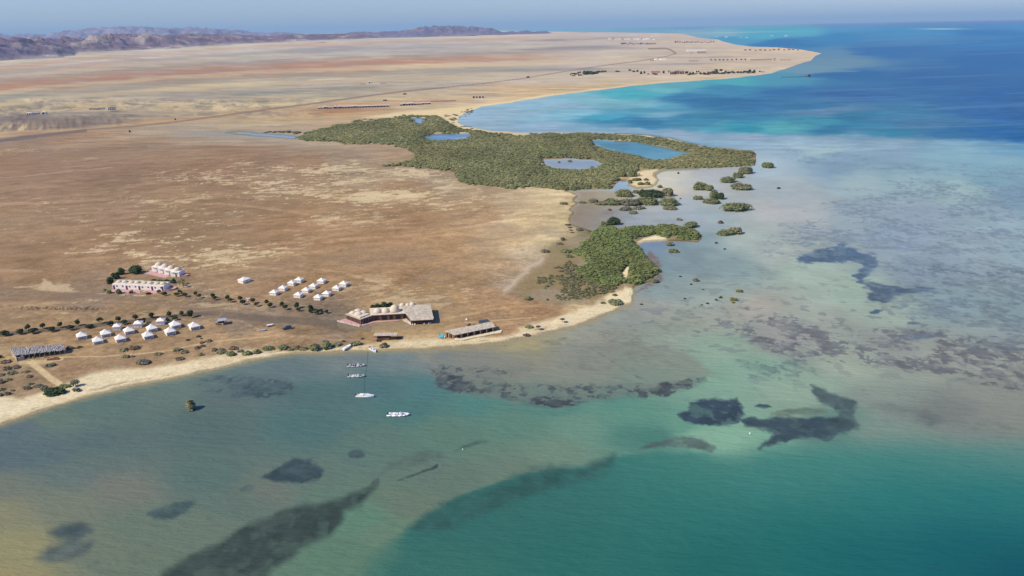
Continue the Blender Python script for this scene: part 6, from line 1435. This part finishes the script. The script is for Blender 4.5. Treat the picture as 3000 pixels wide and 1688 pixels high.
# low wall going on to the right
wl = MB(); w0 = spot(1300, 299)
for (a, b), (c, d) in zip([(1208, 300.5), (1262, 299.5)], [(1262, 299.5), (1335, 296.5)]):
    A_ = at(a, b, w0.z); B_ = at(c, d, w0.z)
    dx, dy = float(B_[0] - A_[0]), float(B_[1] - A_[1]); wl.box(float(A_[0] + B_[0]) / 2 - w0.x, float(A_[1] + B_[1]) / 2 - w0.y, 0, 2.2, math.hypot(dx, dy), .6, math.atan2(dy, dx))
tag(wl.build('boundary_wall', M['salmon'], loc=w0), 'long low reddish wall running right from the cabins towards the far beach', 'wall')
def block(px, py, wpx, hpx_, dm, wallm, label, name='house', cat='house', group=None, openings=0, roof=None, yaw=0, parts=True):
    """small far building: wall, roof slab and dark openings"""
    p = spot(px, py); m_ = mpp(px, py); w = wpx * m_; h = max(1.5, hpx_ * m_)
    if not parts:
        b = MB(); b.box(0, 0, 0, h, w, dm, 0, 0); b.box(0, 0, h, h + .3, w * .9, dm * .9, 0, 1)
        for i in range(openings): b.box(-w / 2 + w * (i + .5) / openings, -dm / 2 - .1, h * .1, h * .75, w / openings * .5, .2, 0, 2)
        o = b.build(name, [wallm, roof or wallm, M['dark']], loc=p)
        o.rotation_euler = (0, 0, R(yaw)); return tag(o, label, cat, group)
    root = empty(name, p, R(yaw)); tag(root, label, cat, group)
    MB().box(0, 0, 0, h, w, dm).build('wall', wallm, root)
    MB().box(0, 0, h, h + .35, w + .5, dm + .5).build('roof', roof or wallm, root)
    for i in range(openings): MB().box(-w / 2 + w * (i + .5) / openings, -dm / 2 - .1, h * .06, h * .8, w / openings * .62, .2).build('doorway', M['dark'], root)
    return root
for i, (px, py) in enumerate([(274, 325), (298, 323.5), (329, 322.5)]):
    block(px, py, 19, 6.5, 5, M['plaster'], 'long hut with dark open bays on the sandy badlands, %s of three' % nth(i, 3), 'bay_hut', 'hut', 'huts on the badlands', 4, M['wood'])
block(88, 338, 13, 7, 6, M['plaster'], 'white farm building on the bluff, left and lower of two', openings=2, roof=M['plaster'])
block(106, 336, 16, 4.5, 6, M['metal'], 'grey farm shed between two white buildings on the bluff', 'farm_shed', 'shed', openings=2)
block(131, 336, 11, 8, 6, M['plaster'], 'white square farm building on the bluff, right of the grey shed', openings=1, roof=M['plaster'])
for i, (px, w) in enumerate([(1388, 7), (1397, 5), (1406, 7), (1415, 6)]):
    block(px, 287.5, w, 6, 5, M['cabinwall'], 'dark fronted beach house above the far bay, %s of four' % nth(i, 4), 'beach_house', 'house', 'houses above the far bay', 1, M['cabinroof'])
block(1128, 296, 10, 4, 5, M['salmon'], 'low reddish shed behind the gap between the cabin rows', 'low_shed', 'shed', openings=2)
block(1186, 277, 9, 2.6, 6, M['wood'], 'dark low shed alone on the desert above the cabins', 'low_shed', 'shed')
block(1083, 244, 7, 4.5, 8, M['plaster'], 'white house alone on the mid desert', openings=1)
block(1063, 247, 12, 1.6, 8, M['adobe'], 'low brown ruin left of the white desert house', 'ruin', 'ruin')
block(1122, 245, 16, 1.8, 8, M['adobe'], 'low brown ruin right of the white desert house', 'ruin', 'ruin')
block(1547, 228, 8, 3.6, 8, M['wood'], 'dark shed beside the coast road before the resort', 'low_shed', 'shed')
o = bush(511, 517, 352, 5, DARK, 'lone dark desert bush beside the far road on the left'); o = bush(377, 384, 388, 7, DARK, 'lone dark bush on the grey wash at the left end of the mud pool')
# resort on the far shore
def grove(outline, name, label, seed, h0, h1, col):
    wood(name, outline, [], lambda d: 9.0, h0, h1, col, tuple(c * 1.25 for c in col), label, 'grove', seed, leafs=16, wmul=1.5)
grove([(2012, 221), (2060, 220), (2110, 218), (2160, 216), (2200, 213), (2246, 211), (2200, 210.5), (2150, 212), (2100, 214), (2050, 216.5), (2012, 218)], 'shore_gardens', 'dark band of palms and gardens along the right half of the far resort', 2104, 3, 8, (0.085, 0.090, 0.066))
grove([(1668, 223), (1704, 218), (1700, 213), (1672, 219)], 'villa_gardens', 'reddish brown gardens at the far left end of the resort', 2105, 3, 6, (0.10, 0.075, 0.060))
def far_tree(px, py, w, h, label, col=DARK, group=None):
    m_ = mpp(px, py); W = w * m_; Hh = h * m_
    me = bush_mesh('resort_tree', W, W * .8, Hh, tuple(c * 1.0 for c in col), int(px * 3 + py), 0.5)
    return tag(link('resort_tree', me, loc=spot(px, py), mats=[LEAF]), label, 'tree', group)
grove([(1738, 213), (1790, 210), (1830, 208), (1868, 207.5), (1868, 209), (1830, 210.5), (1790, 212.5), (1738, 216)], 'long_grove', 'long dark tree belt at the left of the far resort', 2101, 7, 13, (0.045, 0.062, 0.055))
grove([(1706, 222), (1743, 220), (1745, 215), (1722, 213), (1708, 216)], 'round_grove', 'thick dark green grove beside the salmon villas left of the far resort', 2102, 9, 14, (0.045, 0.075, 0.050))
grove([(1868, 221), (1950, 219.5), (1950, 216.5), (1880, 217)], 'garden_belt', 'brownish hedge below the pink roof at the far resort', 2103, 4, 7, (0.10, 0.085, 0.060))
rt = [(1672, 221, 6, 5), (1683, 219, 8, 6), (1694, 217, 8, 6), (1700, 214, 7, 5), (1754, 212, 8, 6), (1764, 211, 7, 5), (1878, 217, 9, 9), (1888, 215, 8, 7), (1944, 215, 8, 8), (1960, 213, 8, 7), (2022, 219, 7, 8), (2030, 218, 8, 9), (2052, 218, 9, 7), (2064, 219, 10, 8), (2098, 209, 18, 7), (2112, 208, 12, 6),
      (2120, 217, 9, 6), (2134, 216, 10, 7), (2148, 215, 9, 6), (2162, 214, 10, 6), (2180, 213, 10, 7), (2196, 211, 12, 8), (2210, 211, 10, 7), (2226, 211, 8, 4)]
rt.sort(key=lambda t: t[0])
for i, t in enumerate(rt): far_tree(*t, 'dark garden tree at the far resort, %s of its single trees' % nth(i, len(rt)), (0.060, 0.072, 0.056), 'single garden trees at the far resort')
vb = [(1698, 222, 12, 5, 'salmon', 3, 'salmon villa at the left foot of the round grove'), (1678, 223, 9, 4, 'cream', 2, 'cream villa farthest left of the resort'), (1920, 214, 26, 5, 'pinkwall', 0, 'low pink roofed hall behind the brownish hedge'),
      (1968, 218, 13, 8, 'salmon', 3, 'salmon hotel block with dark bays, left of three'), (1982, 217, 15, 10, 'salmon', 3, 'taller salmon hotel block with dark bays, middle of three'), (1996, 217, 13, 9, 'salmon', 3, 'salmon hotel block with dark bays, right of three'),
      (2010, 215, 14, 7, 'cream', 1, 'cream hotel block right of the salmon ones'), (2042, 212, 12, 5, 'cream', 2, 'small cream villa behind dark trees, mid resort'), (2078, 216, 16, 6, 'salmon', 3, 'pink villa left of a dark tree clump, right half of resort'), (2088, 212, 14, 5, 'cream', 2, 'cream villa beside the widest dark tree, right half of resort'), (2124, 211, 10, 4, 'cream', 1, 'last cream villa towards the resort\'s right end')]
for px, py, w, h, mm, nop, lab in vb: block(px, py, w, h, 10, M[mm], lab, 'villa', 'villa', 'resort buildings', nop)
jt = spot(2330, 227, 0.0); root = empty('jetty', jt, R(0)); tag(root, 'thin dark jetty with a small hut at its end off the far resort', 'jetty')
m_ = mpp(2330, 227); MB().box(-2 * m_, 0, 1.2, 1.7, 80 * m_, 2.2).build('deck', M['wood'], root)
for i in range(9): MB().tube(((-40 + i * 9.8) * m_, 0, -.5), ((-40 + i * 9.8) * m_, 0, 1.2), .3, n=6).build('pile', M['wood'], root)
MB().box(40 * m_, 0, 1.2, 5.0, 6 * m_, 5).build('hut', M['wood'], root); MB().box(40 * m_, 0, 5.0, 5.5, 7 * m_, 6.5).build('hut_roof', M['wood'], root)
# scattered buildings on the headland and the town
hb_ = [(1922, 176, 8, 4, 'plaster', 'white house at the bend of the headland road, left of two'), (1942, 176, 18, 4.5, 'plaster', 'white house at the bend of the headland road, right of two'), (1910, 178, 12, 2, 'adobe', 'low brown yard left of the white roadside houses'),
       (2040, 150, 56, 4, 'plaster', 'long white block on the middle of the headland'), (2054, 156, 26, 5, 'adobe', 'brown hall before the long white headland block'), (2024, 157, 12, 4, 'cabinwall', 'small pale hall left of the brown headland hall'), (2030, 180, 26, 2.2, 'adobe', 'low dark ruin below the brown headland hall'),
       (2228, 177, 62, 3.2, 'adobe', 'very long low grey shed near the headland tip'), (2267, 177, 5, 6.5, 'adobe', 'small tower at the right end of the long low shed'), (2298, 177, 32, 2, 'salmon', 'long low reddish wall right of the small tower')]
for px, py, w, h, mm, lab in hb_: block(px, py, w, h, 14, M[mm], lab, 'headland_building', 'building', None, 0, None, 0)
hs = [(2082, 177), (2094, 177), (2107, 177), (2118, 177), (2130, 177), (2143, 177), (2156, 176), (2170, 176), (2182, 176)]
for i, (px, py) in enumerate(hs): block(px, py, 5.5, 4, 12, M['adobe'], 'small grey block house mid headland, %s of the row' % nth(i, len(hs)), 'block_house', 'house', 'row of block houses on the headland', 1, None, 0, False)
hv = [(2182, 148), (2196, 148), (2212, 149), (2226, 148), (2240, 149), (2254, 148), (2266, 147), (2280, 147), (2296, 147.5), (2310, 146.5), (2322, 147), (2336, 147.5)]
for i, (px, py) in enumerate(hv): block(px, py, (9, 6, 8)[i % 3], (3.2, 4.2, 2.6)[i % 3], 14, M[('salmon', 'adobe', 'cabinwall')[i % 3]], 'low house on the headland\'s far shore, %s of the row' % nth(i, len(hv)), 'shore_house', 'house', 'houses on the headland far shore', 1, None, 0, False)
rt_ = random.Random(9)
tw1 = [(1820 + 6.2 * i, 130.5 + rt_.uniform(-1.5, 1.0)) for i in range(17)]
for i, (px, py) in enumerate(tw1): block(px, py, rt_.uniform(4, 7), rt_.uniform(3, 6), 30, M[('adobe', 'metal', 'adobe', 'cabinwall')[i % 4]], 'grey town house of the lower left block, %s of its row' % nth(i, 17), 'town_house', 'house', 'town houses, lower left block', 1, None, 0, False)
tw2 = [(1978 + 6.5 * i, 125.5 + rt_.uniform(-1.5, 1.0)) for i in range(18)]
for i, (px, py) in enumerate(tw2): block(px, py, rt_.uniform(3.5, 6), rt_.uniform(2.5, 5), 30, M[('adobe', 'salmon', 'metal', 'adobe')[i % 4]], 'brownish town house by the far creek, %s of its row' % nth(i, 18), 'town_house', 'house', 'town houses by the creek', 1, None, 0, False)
tw3 = [(1786 + 9.3 * i, 116.5 + rt_.uniform(-2, 1.0)) for i in range(15)]
for i, (px, py) in enumerate(tw3): block(px, py, rt_.uniform(4, 8), rt_.uniform(2.0, 3.6), 40, M[('plaster', 'cabinwall', 'plaster')[i % 3]], 'pale town house of the farthest row, %s in line' % nth(i, 15), 'town_house', 'house', 'town houses, farthest row', 0, None, 0, False)
p = spot(1909, 113.5); m_ = mpp(1909, 113); root = empty('minaret', p); tag(root, 'slim pale minaret rising over the distant town', 'minaret')
MB().box(0, 0, 0, 6 * m_, 1.6 * m_, 1.6 * m_).build('shaft', M['plaster'], root); MB().tube((0, 0, 6 * m_), (0, 0, 9 * m_), .55 * m_, .5 * m_, 8).build('upper_shaft', M['plaster'], root)
MB().tube((0, 0, 9 * m_), (0, 0, 11 * m_), .6 * m_, .05 * m_, 8).build('spire', M['plaster'], root)
# white dive ships off the far creek
ys = [(2100, 109.5, 8), (2129, 110.5, 11), (2171, 111, 6), (2189, 111.5, 8), (2263, 106, 9), (2304, 107, 12)]
for i, (px, py, w) in enumerate(ys):
    p = spot(px, py, 0.0); m_ = mpp(px, py); Ls = w * m_; root = empty('dive_ship', p); tag(root, 'white ship anchored off the far creek, %s of six' % nth(i, 6), 'ship', 'ships anchored off the far creek')
    hull(Ls, Ls * .25, Ls * .14, M['gel'], root, z0=-.5)
    MB().box(-.04 * Ls, 0, Ls * .14, Ls * .24, Ls * .6, Ls * .19).build('main_deck', M['gel'], root); MB().box(-.05 * Ls, 0, Ls * .24, Ls * .32, Ls * .4, Ls * .16).build('upper_deck', M['gel'], root)
